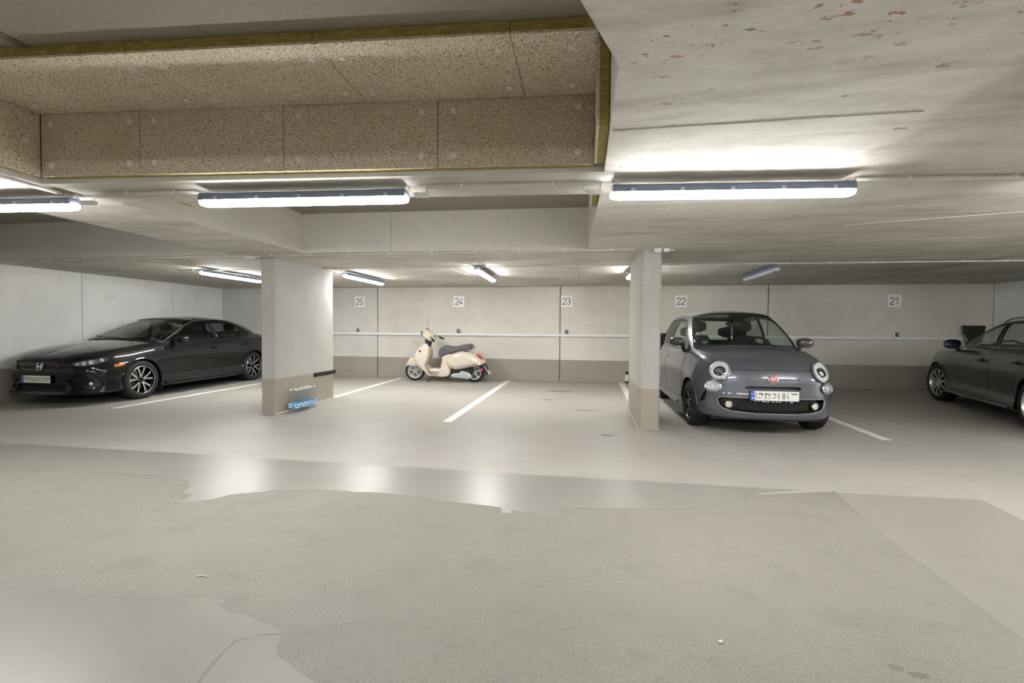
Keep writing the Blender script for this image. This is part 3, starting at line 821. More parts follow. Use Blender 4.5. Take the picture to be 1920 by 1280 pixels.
def build_shell(sp):
    """sp: dict(lower=[(x,y,profile)...], cowl_x, tail_x, hood_c=[(x,z)..], tail_c=[(x,z)..], base=[..], top=[..], bulge, roof_c)"""
    S_ = Shell()
    P = ring_from_plan(sp['lower'])
    D, si = ring(P)
    S_.add_grid(D, 0, si)
    E = D[:, -1]
    # hood deck
    def deck(idx, cl, endx, reg, front=True):
        R = E[idx]; arc = np.concatenate([[0], np.cumsum(np.linalg.norm(np.diff(R[:, :2], axis=0), axis=1))]); arc /= arc[-1]
        x0 = R[0][0]; cx = x0+(endx-x0)*arc**1.15
        kx = np.array([c[0] for c in cl]); kz = np.array([c[1] for c in cl])
        o = np.argsort(kx); cz = dinterp(kx[o], kz[o], np.clip(cx, kx.min(), kx.max()))
        cz[0] = R[0][2]
        T = np.linspace(0, 1, 15); G = []
        for r, x, z in zip(R, cx, cz):
            row = []
            for t in T:
                g = 1-(1-t)**2.2
                row.append((r[0]+(x-r[0])*t, r[1]*(1-t), r[2]+(z-r[2])*g))
            G.append(row)
        S_.add_grid(G, reg)
    ih = [i for i in range(len(E)) if E[i][0] >= sp['cowl_x']]
    deck(ih, sp['hood_c'], sp['cowl_c'], 1)
    if sp.get('tail_c'):
        it = [i for i in range(len(E)) if E[i][0] <= sp['tail_x']][::-1]
        deck(it, sp['tail_c'], sp['tail_cx'], 2)
    # greenhouse
    B = np.array(sp['base'], float); T = np.array(sp['top'], float); K = len(B)
    pl = B[:, :2]; ext = np.concatenate([[pl[1]*[1, -1]], pl, [pl[-2]*[1, -1]]])
    J = 5; G = np.zeros((K, J, 3))
    for k in range(K):
        t = ext[k+2]-ext[k]; t /= np.linalg.norm(t); n = np.array([t[1], -t[0], .35])
        for j in range(J):
            w = j/(J-1); bl = sp['bulge'][k] if hasattr(sp['bulge'], '__len__') else sp['bulge']
            G[k, j] = B[k]*(1-w)+T[k]*w+n*bl*4*w*(1-w)
    G[0, :, 1] = 0; G[-1, :, 1] = 0
    D2, s2 = ring(G, 5, 5)
    S_.add_grid(D2, 3, s2)
    R = D2[:, -1]; cl = sp['roof_c']; kx = np.array([c[0] for c in cl]); kz = np.array([c[1] for c in cl]); o = np.argsort(kx)
    x0, x1 = R[0][0], R[-1][0]
    u = np.clip((x0-R[:, 0])/(x0-x1), 0, 1); arc = np.concatenate([[0], np.cumsum(np.linalg.norm(np.diff(R[:, :2], axis=0), axis=1))]); arc /= arc[-1]
    uu = .6*u+.4*arc
    GG = []
    for r, t_ in zip(R, uu):
        cx = x0+(x1-x0)*t_; cz = float(dinterp(kx[o], kz[o], [min(max(cx, kx.min()), kx.max())])[0])
        GG.append([(r[0]+(cx-r[0])*t, r[1]*(1-t), r[2]+(cz-r[2])*(1-(1-t)**2.2)) for t in np.linspace(0, 1, 13)])
    GG[0] = [tuple(R[0])]*13; GG[-1] = [tuple(R[-1])]*13
    S_.add_grid(GG, 4)
    S_.weld()
    return S_

def circle_poly(cx, cz, r, n=28, a0=0, a1=2*PI):
    return [(cx+r*math.cos(a0+(a1-a0)*i/n), cz+r*math.sin(a0+(a1-a0)*i/n)) for i in range(n)]

def wheel_proto(rt, wt, rr, design, face, dark, parent_none=None):
    """wheel lying in the xz plane, outer face toward +y; returns the tyre mesh object with rim parts as children"""
    w = wt/2; k = MB()
    prof = [(rr-.012, -w*.80), (rr+.010, -w*.92), (rr+(rt-rr)*.45, -w*1.0), (rt-.022, -w*.93), (rt-.006, -w*.78), (rt, -w*.55), (rt, -w*.33), (rt-.006, -w*.32), (rt-.006, -w*.26), (rt, -w*.25), (rt, -.006), (rt-.006, -.005), (rt-.006, .005), (rt, .006), (rt, w*.25), (rt-.006, w*.26), (rt-.006, w*.32), (rt, w*.33),
            (rt, w*.55), (rt-.006, w*.78), (rt-.022, w*.93), (rr+(rt-rr)*.45, w*1.0), (rr+.010, w*.92), (rr-.012, w*.80)]
    k.lathe(prof, 56, 'y'); tyre = k.obj('wheel', 'tyre', None, True, .7)
    k = MB()
    k.lathe([(rr-.010, w*.80), (rr+.006, w*.86), (rr+.004, w*.90), (rr-.010, w*.88), (rr-.018, w*.72), (rr-.03, w*.3), (rr-.035, -w*.75), (rr-.01, -w*.80)], 56, 'y')
    k.obj('rim', face if design == 'ten' else dark, tyre, True)
    if design == 'v5':
        k = MB(); k.tube([((rr-.004)*math.cos(a), w*.885, (rr-.004)*math.sin(a)) for a in np.linspace(0, 2*PI, 49)[:-1]], .0035, 5, closed=True); k.obj('rim_lip', face, tyre, True)
    k = MB(); k.lathe([(0, w*.02), (rr*.68, w*.02), (rr*.70, 0), (rr*.70, -.02), (0, -.02)], 40, 'y'); k.obj('brake_disc', 'disc_steel', tyre, True, .5)
    k = MB(); k.lathe([(rr-.036, -w*.7), (rr*.2, -w*.7), (0, -w*.7)], 40, 'y'); k.obj('wheel_back', 'black_plastic', tyre)
    k = MB(); k.bevbox((rr*.5, w*.05, rr*.22), (rr*.25, .07, rr*.4), .015); k.obj('brake_caliper', 'disc_steel', tyre)
    yo = w*.70; yi = w*.60
    def bar(a0, a1, w0, w1, r0, r1, y0, y1, th, curve=0):
        k = MB(); n = 5; top = []; bot = []
        for i in range(n):
            t = i/(n-1); a = a0+(a1-a0)*t+curve*math.sin(PI*t); r = r0+(r1-r0)*t; ww = (w0+(w1-w0)*t)/2; y = y0+(y1-y0)*t+.012*math.sin(PI*t)
            ca, sa = math.cos(a), math.sin(a)
            top.append([(r*ca-ww*sa, y, r*sa+ww*ca), (r*ca+ww*sa, y, r*sa-ww*ca)])
            bot.append([(r*ca-ww*sa*1.15, y-th, r*sa+ww*ca*1.15), (r*ca+ww*sa*1.15, y-th, r*sa-ww*ca*1.15)])
        k.grid(top, 0)
        G = [[t_[0], b_[0]] for t_, b_ in zip(top, bot)]; k.grid(G, 1)
        G = [[t_[1], b_[1]] for t_, b_ in zip(top, bot)]; k.grid(G, 1)
        k.add([*top[0], *bot[0]], [(0, 1, 3, 2)], 1)
        return k
    proto = None
    if design == 'v5':
        for i in range(5):
            for s_ in (-1, 1):
                a = PI/2+i*2*PI/5
                bar(a+s_*.12, a+s_*.30, .020, .034, rr*.20, rr*.985, yi, yo, .03, s_*.03).obj('spoke', [face, dark], tyre)
    elif design == 'ten':
        for i in range(10):
            a = PI/2+i*2*PI/10+.1
            bar(a, a, .030, .058, rr*.20, rr*.985, yi, yo, .03).obj('spoke', [face, dark], tyre)
    else:
        for i in range(5):
            for s_ in (-1, 1):
                a = PI/2+i*2*PI/5
                bar(a+s_*.14, a+s_*.20, .022, .034, rr*.20, rr*.985, yi, yo, .03).obj('spoke', [dark, dark], tyre)
    k = MB(); k.lathe([(rr*.25, yi-.03), (rr*.25, yi), (rr*.20, yi+.008), (rr*.15, yi+.008), (rr*.14, yi+.016), (0, yi+.018)], 30, 'y'); k.obj('hub_cap', dark if design != 'ten' else face, tyre, True, .5)
    kb = MB(); kb.lathe([(0, .008), (.008, .008), (.009, 0)], 8, 'y'); bm_ = kb.mesh('wheel_bolt', True); bm_.materials.append(MATS['satin_chrome'])
    for i in range(5):
        a = i*2*PI/5; o = link('wheel_bolt', bm_, 'satin_chrome', tyre); o.location = (rr*.19*math.cos(a), yi+.006, rr*.19*math.sin(a))
    return tyre
def set_wheels(root, proto, ax_f, ax_r, ytr, rt, steer=0):
    for i, (x, s) in enumerate(((ax_f, 1), (ax_f, -1), (ax_r, 1), (ax_r, -1))):
        o = proto if i == 0 else copy_tree(proto)
        o.parent = root; o.location = (x, s*ytr, rt); o.rotation_euler = (0, (i*.37), (0 if s > 0 else PI)+(steer if i < 2 else 0))

def seat(root, x, y, z, w=.50, h=.62, tilt=.28, mat='interior', head=True):
    k = MB()
    G = []
    for t, (bx, hw) in zip(np.linspace(0, 1, 7), ((.09, .40), (.10, .47), (.10, .5), (.09, .5), (.08, .48), (.07, .42), (.04, .30))):
        hw *= w; zc = z+h*t; xc = x-math.tan(tilt)*h*t
        G.append([(xc+bx*math.cos(a)*(.8 if math.cos(a) > 0 else 1), y+hw*np.sign(math.sin(a))*abs(math.sin(a))**.6, zc) for a in np.linspace(0, 2*PI, 17)[:-1]])
    k.grid(G, cj=True); k.add(G[-1], [tuple(range(16))])
    k.bevbox((x+.22, y, z-.02), (.5, w*.95, .16), .05)
    s_ = k.obj('seat', mat, root, True, .8)
    if head:
        k = MB(); xc = x-math.tan(tilt)*(h+.12)
        G = []
        for t in np.linspace(-1, 1, 7):
            q = max(.05, (1-abs(t)**3)**(1/3))
            G.append([(xc+.055*q*math.cos(a), y+.135*q*np.sign(math.sin(a))*abs(math.sin(a))**.7, z+h+.14+.095*t) for a in np.linspace(0, 2*PI, 15)[:-1]])
        k.grid(G, cj=True); k.add(G[0], [tuple(range(14))]); k.add(G[-1], [tuple(range(14))])
        for s2 in (-1, 1): k.tube([(xc+.01, y+s2*.05, z+h-.03), (xc, y+s2*.05, z+h+.08)], .006, 6)
        k.obj('headrest', mat, s_, True, .8)
    return s_
def steering(root, x, y, z, r=.185, tilt=.42):
    k = MB(); n = 28
    M = Matrix.Translation((x, y, z)) @ Matrix.Rotation(-tilt, 4, 'Y')
    k.tube([M@Vector((0, r*math.cos(a), r*math.sin(a))) for a in np.linspace(0, 2*PI, n+1)[:-1]], .016, 8, closed=True)
    for a in (0, PI, -PI/2): k.tube([M@Vector((0, 0, 0)), M@Vector((0, r*math.cos(a), r*math.sin(a)))], .016, 6)
    k.lathe([(0, .04), (.06, .035), (.075, 0), (.05, -.06), (0, -.06)], 18, 'x', (0, 0, 0))
    n0 = len(k.v)-18*5
    k.v[n0:] = [tuple(M@Vector(v)) for v in k.v[n0:]]
    k.tube([M@Vector((0, 0, 0)), M@Vector((.35, 0, -.05))], .03, 8)
    k.obj('steering_wheel', 'interior', root, True, .8)
def plate(root, M, frags, w=.52, h=.11, name='number_plate', curve=0):
    """M: local z = outward, x = to the reader's right, y = up"""
    k = MB(); k.bevbox((0, 0, .006), (w+.012, h+.012, .012), .003); b = k.obj('plate_holder', 'black_plastic', root); b.matrix_basis = M
    k = MB(); k.bevbox((0, 0, .0135), (w, h, .004), .0015); p = k.obj(name, 'plate_white', b)
    b.name = name; p.name = 'plate_face'
    k = MB(); k.box((-w/2+.022, 0, .0162), (.042, h-.004, .0016)); q = k.obj('blue_band', 'plate_blue', b)
    k = MB()
    for a in np.linspace(0, 2*PI, 13)[:-1]: k.box((-w/2+.022+.012*math.cos(a), .022+.012*math.sin(a), .0174), (.004, .004, .0008))
    k.box((-w/2+.022, -.028, .0174), (.014, .020, .0008)); k.obj('band_mark', 'plate_white', b)
    k = MB()
    for cx, cy_, ww, hh, rz in frags: k.box((-w/2+.045+cx*(w-.05), cy_*h, .0164), (ww*w, hh*h, .0016), 0, rz)
    k.obj('plate_characters', 'ink', b)
    return b
FR1 = [(.03, 0, .012, .62, .12), (.13, .22, .09, .10, .05), (.17, .10, .02, .22, -.5), (.11, -.22, .05, .06, 0), (.27, .20, .08, .10, .1), (.25, -.05, .014, .45, 0), (.33, .08, .05, .08, -.5), (.36, .20, .015, .16, .2), (.33, -.22, .05, .06, .3), (.45, .2, .05, .1, 0), (.48, .02, .012, .30, 0), (.44, -.2, .05, .07, 0), (.55, 0, .013, .6, 0), (.66, .22, .05, .09, 0), (.64, .05, .012, .3, 0), (.69, .05, .012, .3, 0), (.66, -.1, .05, .08, 0), (.66, -.27, .05, .07, 0), (.76, .2, .014, .12, 0), (.76, -.1, .014, .3, 0), (.90, .24, .13, .09, 0)]
FR2 = [(.04, .05, .012, .4, .1), (.10, .22, .07, .1, 0), (.12, -.02, .02, .35, -.4), (.20, -.2, .06, .1, .2), (.22, .12, .015, .3, 0), (.30, .18, .06, .1, .3), (.33, -.12, .05, .12, -.4), (.40, .05, .014, .5, .2), (.46, -.2, .06, .1, 0), (.52, .15, .05, .12, .5), (.58, -.05, .015, .45, -.2), (.64, .2, .06, .1, 0), (.69, -.15, .05, .1, .4), (.76, .08, .015, .4, .15), (.82, -.2, .06, .1, 0), (.86, .15, .05, .12, -.4), (.93, 0, .014, .45, .3), (.95, .2, .05, .1, 0)]

def mirror(root, x, y, z, s, mat, w=.21, h=.135, d=.10, stalk=(.06, .05), face=1, out=.0, glass='chrome'):
    """door mirror centred at (x,y,z); s = side sign; glass looks to -x*face"""
    k = MB(); G = []
    for t in np.linspace(0, 1, 8):
        q = (1-t**2.6)**(1/2.2) if t < 1 else .02
        G.append([(x+d*t*.95, y+w/2*q*np.sign(math.cos(a))*abs(math.cos(a))**.75, z+h/2*q*np.sign(math.sin(a))*abs(math.sin(a))**.75) for a in np.linspace(0, 2*PI, 25)[:-1]])
    k.grid(G, cj=True); k.add(G[-1], [tuple(range(24))]); m = k.obj('door_mirror', mat, root, True)
    k = MB(); k.add([(p[0]+.004, y+(p[1]-y)*.93, z+(p[2]-z)*.93) for p in G[0]], [tuple(range(24))]); k.obj('mirror_glass', glass, m)
    k = MB(); k.tube([(x+d*.4, y-s*w*.32, z-h*.30), (x+d*.45, y-s*(w*.40+stalk[0]*.4), z-h*.45-stalk[1]*.4), (x+d*.5, y-s*(w*.5+stalk[0]), z-h*.5-stalk[1])], .026, 8); k.obj('mirror_foot', 'black_plastic', m, True)
    return m
def handle(S_, parent, x, z, s, mat, L_=.17):
    p, n = S_.hit((x, s*2, z), (0, -s, 0))
    k = MB(); k.tube([p+Vector((L_/2, s*.002, 0)), p+Vector((L_/2-.02, s*.030, .002)), p+Vector((0, s*.036, .004)), p+Vector((-L_/2+.02, s*.030, .002)), p+Vector((-L_/2, s*.002, 0))], .012, 8, rr=[.008, .012, .013, .012, .008])
    h = k.obj('door_handle', mat, parent, True)
    k = MB(); G = [[(p.x+.055*r*math.cos(a), p.y+s*(.003), p.z+.03*r*math.sin(a)) for a in np.linspace(0, 2*PI, 17)[:-1]] for r in (0.02, 1)]
    k.grid(G, cj=True); k.obj('handle_recess', 'seam', h)
    return h
def inner_parts(root, half, ax_f, ax_r, rt, R, x0, x1, z0=.17):
    k = MB(); k.box(((x0+x1)/2, 0, z0+.06), (abs(x1-x0), half*2-.34, .12)); k.box((0, 0, z0+.05), (ax_f-ax_r-2*R-.06, half*2-.16, .10)); k.obj('underbody', 'mesh_dark', root)
    for x in (ax_f, ax_r):
        for s in (1, -1):
            k = MB(); n = 16; G = []
            for i in range(n+1):
                a = -.35+(PI+.7)*i/n
                G.append([(x+(R+.012)*math.cos(a), s*(half-.035), rt+(R+.012)*math.sin(a)), (x+(R+.012)*math.cos(a), s*(half-.34), rt+(R+.012)*math.sin(a))])
            k.grid(G); k.add([(x, s*(half-.34), rt)]+[g[1] for g in G], [(0, i, i+1) for i in range(1, n+1)]); k.obj('wheel_arch_liner', 'mesh_dark', root)

CARS = 1.014
def car_root(name, label, x, y, heading, cat='car', scale=None):
    """heading: world angle of the nose"""
    r = thing(name, label, cat)
    z = fz(x, y)
    up = FLOOR_N; f = Vector((math.cos(heading), math.sin(heading), 0)); f = (f-up*f.dot(up)).normalized(); l = up.cross(f)
    r.matrix_world = Matrix.Translation((x, y, z)) @ Matrix((f, l, up)).transposed().to_4x4() @ Matrix.Scale(scale or CARS, 4)
    return r
def surf(S_, pts, d=(-1, 0, 0), off=0.0, ax='x'):
    out = []
    for a, b in pts:
        o = (4, a, b) if ax == 'x' else (a, 4*(-d[1]), b)
        p, n = S_.hit(o, d)
        if p is not None: out.append(p+n*off)
    return out
def round_lamp(root, M, rx, ry, name, inner=True):
    k = MB(); k.tube([(rx*math.cos(a), ry*math.sin(a), .012) for a in np.linspace(0, 2*PI, 33)[:-1]], .010, 8, closed=True); b = k.obj(name, 'chrome', root, True); b.matrix_basis = M
    k = MB(); G = [[(rx*q*math.cos(a), ry*q*math.sin(a), .012-.008*(1-q**2)) for a in np.linspace(0, 2*PI, 33)[:-1]] for q in (.02, .3, .55, .8, .98)]
    k.grid(G, cj=True); k.obj('reflector', 'reflector', b, True)
    if inner:
        k = MB(); k.tube([(rx*.74*math.cos(a), ry*.74*math.sin(a), .016) for a in np.linspace(0, 2*PI, 29)[:-1]], .010, 7, closed=True); k.obj('light_ring', 'plate_white', b, True)
        k = MB(); k.tube([(rx*.46*math.cos(a), -.006+ry*.40*math.sin(a), .014) for a in np.linspace(0, 2*PI, 25)[:-1]], .013, 7, closed=True); k.obj('projector_bezel', 'mesh_dark', b, True)
        k = MB(); k.lathe([(0, .030), (.02, .026), (.032, .010)], 20, 'z', (0, -.006, 0)); k.obj('projector_lens', 'chrome', b, True)
    else:
        for q in (.35, .7):
            k = MB(); k.tube([(rx*q*math.cos(a), ry*q*math.sin(a), .010) for a in np.linspace(0, 2*PI, 25)[:-1]], .005, 6, closed=True); k.obj('reflector_ring', 'chrome', b, True)
    k = MB(); G = [[(rx*q*math.cos(a), ry*q*math.sin(a), .016+.028*(1-q**2)) for a in np.linspace(0, 2*PI, 33)[:-1]] for q in (.02, .3, .55, .8, .98)]
    k.grid(G, cj=True); k.obj('lens', 'lens_clear', b, True)
    return b
def hexmesh(S_, parent, poly, cell, off, r=.004, d=(-1, 0, 0), mat='mesh_dark', squash=.7):
    """honeycomb bars inside a front-view polygon (y,z)"""
    def ins(x, y):
        c = False
        for k in range(len(poly)):
            p, q = poly[k], poly[k-1]
            if (p[1] > y) != (q[1] > y) and x < (q[0]-p[0])*(y-p[1])/(q[1]-p[1])+p[0]: c = not c
        return c
    y0, y1 = min(p[0] for p in poly), max(p[0] for p in poly); z0, z1 = min(p[1] for p in poly), max(p[1] for p in poly)
    k = MB(); seen = set()
    ny = int((y1-y0)/(cell*1.5))+2; nz = int((z1-z0)/(cell*1.732*squash))+2
    for i in range(ny):
        for j in range(nz):
            cy_ = y0+i*cell*1.5; cz = z0+(j+(i % 2)*.5)*cell*1.732*squash
            for m in range(6):
                a, b = m*PI/3, (m+1)*PI/3
                p = (cy_+cell*math.cos(a), cz+cell*squash*math.sin(a)); q = (cy_+cell*math.cos(b), cz+cell*squash*math.sin(b))
                key = tuple(sorted(((round(p[0], 3), round(p[1], 3)), (round(q[0], 3), round(q[1], 3)))))
                if key in seen or not (ins(*p) and ins(*q)): continue
                seen.add(key)
                P = surf(S_, [p, q], d, off)
                if len(P) == 2: k.tube(P, r, 4, cap=False)
    if k.v: k.obj('grille_mesh', mat, parent)

def grey_car():
    root = car_root('hatchback_car', 'small rounded grey hatchback parked nose-out below sign 22', 2.195, 6.545+1.15*CARS, -PI/2+.008)
    F = [(-.16, .20), (-.03, .225), (0, .32), (.0, .46), (-.02, .58), (-.04, .68), (-.075, .77), (-.125, .835), (-.19, .872)]
    st = [(1.84, 0, F), (1.825, .30, F),
          (1.765, .53, [(-.15, .20), (-.03, .225), (0, .32), (.0, .46), (-.018, .58), (-.036, .68), (-.072, .775), (-.125, .845), (-.19, .88)]),
          (1.64, .69, [(-.12, .20), (-.03, .23), (0, .33), (0, .47), (-.015, .6), (-.035, .70), (-.07, .79), (-.13, .865), (-.20, .902)]),
          (1.44, .775, [(-.08, .20), (-.02, .24), (0, .34), (0, .48), (-.01, .6), (-.03, .71), (-.065, .81), (-.12, .895), (-.19, .94)]),
          (1.15, .808, [(-.06, .20), (-.01, .25), (0, .35), (0, .48), (-.008, .6), (-.03, .72), (-.065, .83), (-.11, .925), (-.17, .975)]),
          (.8, .812, [(-.05, .19), (0, .215), (0, .30), (-.012, .42), (-.004, .58), (-.015, .72), (-.045, .85), (-.085, .945), (-.13, .99)]),
          (0, .8135, [(-.05, .19), (0, .215), (-.002, .30), (-.015, .42), (-.004, .58), (-.012, .72), (-.04, .86), (-.075, .95), (-.12, .985)]),
          (-.6, .812, [(-.05, .19), (0, .215), (-.002, .30), (-.015, .42), (-.004, .58), (-.012, .72), (-.045, .87), (-.08, .96), (-.12, .99)]),
          (-1.15, .808, [(-.06, .2), (-.01, .25), (0, .35), (0, .48), (0, .6), (-.02, .74), (-.055, .88), (-.10, .97), (-.14, 1.0)]),
          (-1.45, .76, [(-.08, .2), (-.01, .25), (0, .36), (0, .5), (-.005, .62), (-.03, .75), (-.065, .88), (-.11, .97), (-.15, 1.0)]),
          (-1.62, .64, [(-.1, .21), (-.02, .26), (0, .37), (0, .5), (-.01, .62), (-.035, .75), (-.065, .88), (-.11, .97), (-.15, 1.0)]),
          (-1.70, .40, [(-.12, .22), (-.02, .26), (0, .38), (0, .5), (-.015, .62), (-.04, .74), (-.065, .87), (-.105, .96), (-.15, 1.0)]),
          (-1.735, 0, [(-.14, .22), (-.02, .26), (0, .38), (0, .5), (-.02, .62), (-.04, .74), (-.06, .86), (-.10, .96), (-.16, 1.0)])]
    sp = dict(lower=st, cowl_x=.80, cowl_c=.93, hood_c=[(1.65, .872), (1.5, .930), (1.3, .982), (1.1, 1.020), (.93, 1.042)],
              base=[(1.00, 0, 1.022), (.985, .32, 1.018), (.93, .58, 1.0), (.80, .695, .975), (.55, .73, .972), (0, .735, .97), (-.6, .735, .975), (-1.1, .715, .985), (-1.40, .655, .99), (-1.53, .52, .99), (-1.59, .28, .99), (-1.60, 0, .99)],
              top=[(0.3, 0.0, 1.502), (0.28, 0.303, 1.492), (0.22, 0.47469999999999996, 1.467), (0.12, 0.54035, 1.452), (-0.05, 0.5605500000000001, 1.457), (-0.35, 0.57065, 1.467), (-0.7, 0.5656000000000001, 1.457), (-1.0, 0.5555000000000001, 1.432), (-1.16, 0.5252, 1.412), (-1.22, 0.42419999999999997, 1.407), (-1.24, 0.2222, 1.412), (-1.245, 0.0, 1.417)],
              bulge=.028, roof_c=[(0.3, 1.502), (0.05, 1.53), (-0.25, 1.54), (-0.7, 1.514), (-1.1, 1.452), (-1.245, 1.417)])
    S_ = build_shell(sp)
    reg, su, sv = S_.reg, S_.su, S_.sv
    low = lambda f: f[reg] == 0
    for x in (1.15, -1.15): S_.cut(circle_poly(x, .292, .328), (0, 2), low, 'DELETE')
    S_.assign(lambda f: f[reg] == 1, 'hood'); S_.cut([(2.2, .775), (1.66, .785), (1.55, .83), (1.3, .895), (1.0, .95), (.74, .985), (.74, 1.3), (2.2, 1.3)], (0, 2), low, 'hood'); S_.assign(lambda f: f[reg] == 4, 'roof')
    S_.assign(lambda f: f[reg] == 3 and f[su] < 2.62 and .07 < f[sv] < .95, 'windscreen')
    S_.assign(lambda f: f[reg] == 3 and f[su] > 9.2 and .12 < f[sv] < .93, 'rear_window')
    gh = lambda f: f[reg] == 3 and abs(f.calc_center_median().y) > .3
    S_.cut([(.60, 1.01), (.52, 1.11), (.32, 1.295), (.12, 1.38), (-.12, 1.412), (-.36, 1.418), (-.40, 1.40), (-.42, 1.01)], (0, 2), gh, 'side_window')
    S_.cut([(-.49, 1.01), (-.48, 1.405), (-.75, 1.39), (-.98, 1.32), (-1.12, 1.20), (-1.18, 1.07), (-1.16, 1.01)], (0, 2), gh, 'quarter_window')
    S_.cut([(.70, .30), (.76, .45), (.78, .62), (.75, 1.2), (-.46, 1.2), (-.50, .75), (-.44, .45), (-.36, .30)], (0, 2), low, 'door')
    fr = lambda f: f[reg] == 0 and f.calc_center_median().x > 1.1
    S_.cut([(2.5, .05), (2.5, .665), (1.62, .665), (1.54, .58), (1.50, .05)], (0, 2), low, 'front_bumper')
    ip = [(-.585, .42), (-.582, .445), (-.565, .461), (-.53, .467), (.53, .467), (.565, .461), (.582, .445), (.585, .42), (.57, .37), (.53, .33), (.45, .305), (.2, .288), (-.2, .288), (-.45, .305), (-.53, .33), (-.57, .37)]
    S_.cut(ip, (1, 2), fr, 'lower_intake')
    S_.cut([(-.29, .568), (-.31, .583), (-.27, .602), (.27, .602), (.31, .583), (.29, .568)], (1, 2), fr, 'upper_intake')
    for s in (1, -1): S_.cut([(s*.69, .54), (s*.72, .47), (s*.745, .37), (s*.71, .40), (s*.69, .47)], (1, 2), fr, 'side_vent')
    S_.tree()
    P = 'paint_grey'
    S_.emit('body', 'body', P, root)
    hd = S_.emit('hood', 'hood', P, root); S_.trim('hood', 'panel_gap', 'seam', hd, .003)
    S_.emit('roof', 'roof', 'paint_roof_sheen', root)
    w = S_.emit('windscreen', 'windscreen', 'glass_light', root); S_.trim('windscreen', 'window_seal', 'black_plastic', w, .010)
    w = S_.emit('rear_window', 'rear_window', 'glass_light', root); S_.trim('rear_window', 'window_seal', 'black_plastic', w, .010)
    fb = S_.emit('front_bumper', 'front_bumper', P, root); S_.trim('front_bumper', 'panel_gap', 'seam', fb, .002, flt=lambda p: p.x < 1.56)
    li = S_.emit('lower_intake', 'lower_intake', 'mesh_dark', root, -.05, True); S_.trim('lower_intake', 'intake_frame', 'satin_chrome', li, .0085, .002)
    S_.emit('upper_intake', 'upper_intake', 'mesh_dark', root, -.04, True)
    for s in (1, -1):
        S_.emit('side_vent', 'side_vent', 'mesh_dark', root, -.015, True, s)
        d = S_.emit('door', 'door', P, root, side=s); S_.trim('door', 'panel_gap', 'seam', d, .003, side=s)
        g = S_.emit('side_window', 'side_window', 'glass_light', d, side=s); S_.trim('side_window', 'window_seal', 'black_plastic', d, .007, side=s)
        g = S_.emit('quarter_window', 'quarter_window', 'glass_tint', root, side=s); S_.trim('quarter_window', 'window_seal', 'black_plastic', g, .007, side=s)
        handle(S_, d, -.30, .80, s, 'chrome')
        mirror(root, .62, s*.845, 1.075, s, 'mirror_grey', stalk=(.0, .075))
        for y, z, rx, ry, nm, inn in ((.553, .762, .115, .118, 'headlight', True), (.625, .578, .096, .062, 'driving_lamp', False)):
            M = S_.place((4, s*y, z), (-1, 0, 0)); round_lamp(root, M, rx, ry, nm, inn)
        M = S_.place((4, s*.475, .378), (-1, 0, 0)); M = M @ Matrix.Translation((0, 0, -.02))
        k = MB(); k.tube([(.036*math.cos(a), .036*math.sin(a), 0) for a in np.linspace(0, 2*PI, 25)[:-1]], .008, 7, closed=True); b = k.obj('fog_lamp', 'chrome', root, True); b.matrix_basis = M
        k = MB(); k.lathe([(0, .004), (.012, .003), (.020, -.002), (.036, -.006)], 20); k.obj('fog_lens', 'fog_glass', b, True)
        k = MB(); k.tube(surf(S_, [(s*.06, .682), (s*.12, .684), (s*.2, .685), (s*.27, .683), (s*.305, .679)], off=.006), .010, 6, rr=[.009, .010, .011, .009, .003]); k.obj('nose_bar', 'chrome', root, True)
        k = MB(); k.tube(surf(S_, [(.70, .235), (.3, .225), (-.3, .225), (-.78, .235)], (0, -s, 0), .012, 'y'), .022, 8); k.obj('side_skirt', P, root, True)
        k = MB(); n = 20; R = .330
        k.tube([Vector(surf(S_, [(1.15+R*1.03*math.cos(a), .292+R*1.03*math.sin(a))], (0, -s, 0), .0, 'y')[0]) for a in np.linspace(.12, PI-.12, n)], .009, 6); k.obj('arch_lip', P, root, True)
        k = MB(); k.tube([Vector(surf(S_, [(-1.15+R*1.03*math.cos(a), .292+R*1.03*math.sin(a))], (0, -s, 0), .0, 'y')[0]) for a in np.linspace(.12, PI-.12, n)], .009, 6); k.obj('arch_lip', P, root, True)
    hexmesh(S_, li, [(-.40, .455), (.40, .455), (.42, .39), (.38, .325), (-.38, .325), (-.42, .39)], .026, -.025, .0035, mat='interior_trim')
    M = S_.place((4, 0, .682), (-1, 0, 0))
    k = MB(); k.lathe([(0, .010), (.040, .010), (.052, .014), (.058, .010), (.060, 0)], 32); b = k.obj('badge', 'chrome', root, True, .5); b.matrix_basis = M
    k = MB(); k.lathe([(0, .0125), (.041, .0115), (.041, .008)], 32); k.obj('badge_field', 'badge_red', b, True)
    me = text_mesh('FIAT', .036, 'badge_letters', .001); o = link('badge_letters', me, 'plate_white', b); o.location = (0, 0, .0135); o.scale = (.85, 1.35, 1)
    p, n = S_.hit((4, 0, .50), (-1, 0, 0))
    M = Matrix.Translation(p+Vector((.012, 0, 0))) @ Matrix(((0, 0, 1), (1, 0, 0), (0, 1, 0))).to_4x4()
    plate(root, M, FR1)
    k = MB()
    for a, ww in ((-.20, .014), (-.16, .014), (-.11, .045), (-.06, .035), (-.01, .03), (.03, .03), (.07, .035), (.13, .014), (.19, .04)):
        for q in range(max(1, int(ww/.009))): k.box((a-ww/2+.009*q, -.0675, .0125), (.006, .008 if q % 2 else .010, .001))
    o = k.obj('holder_lettering', 'plate_white', root); o.matrix_basis = M
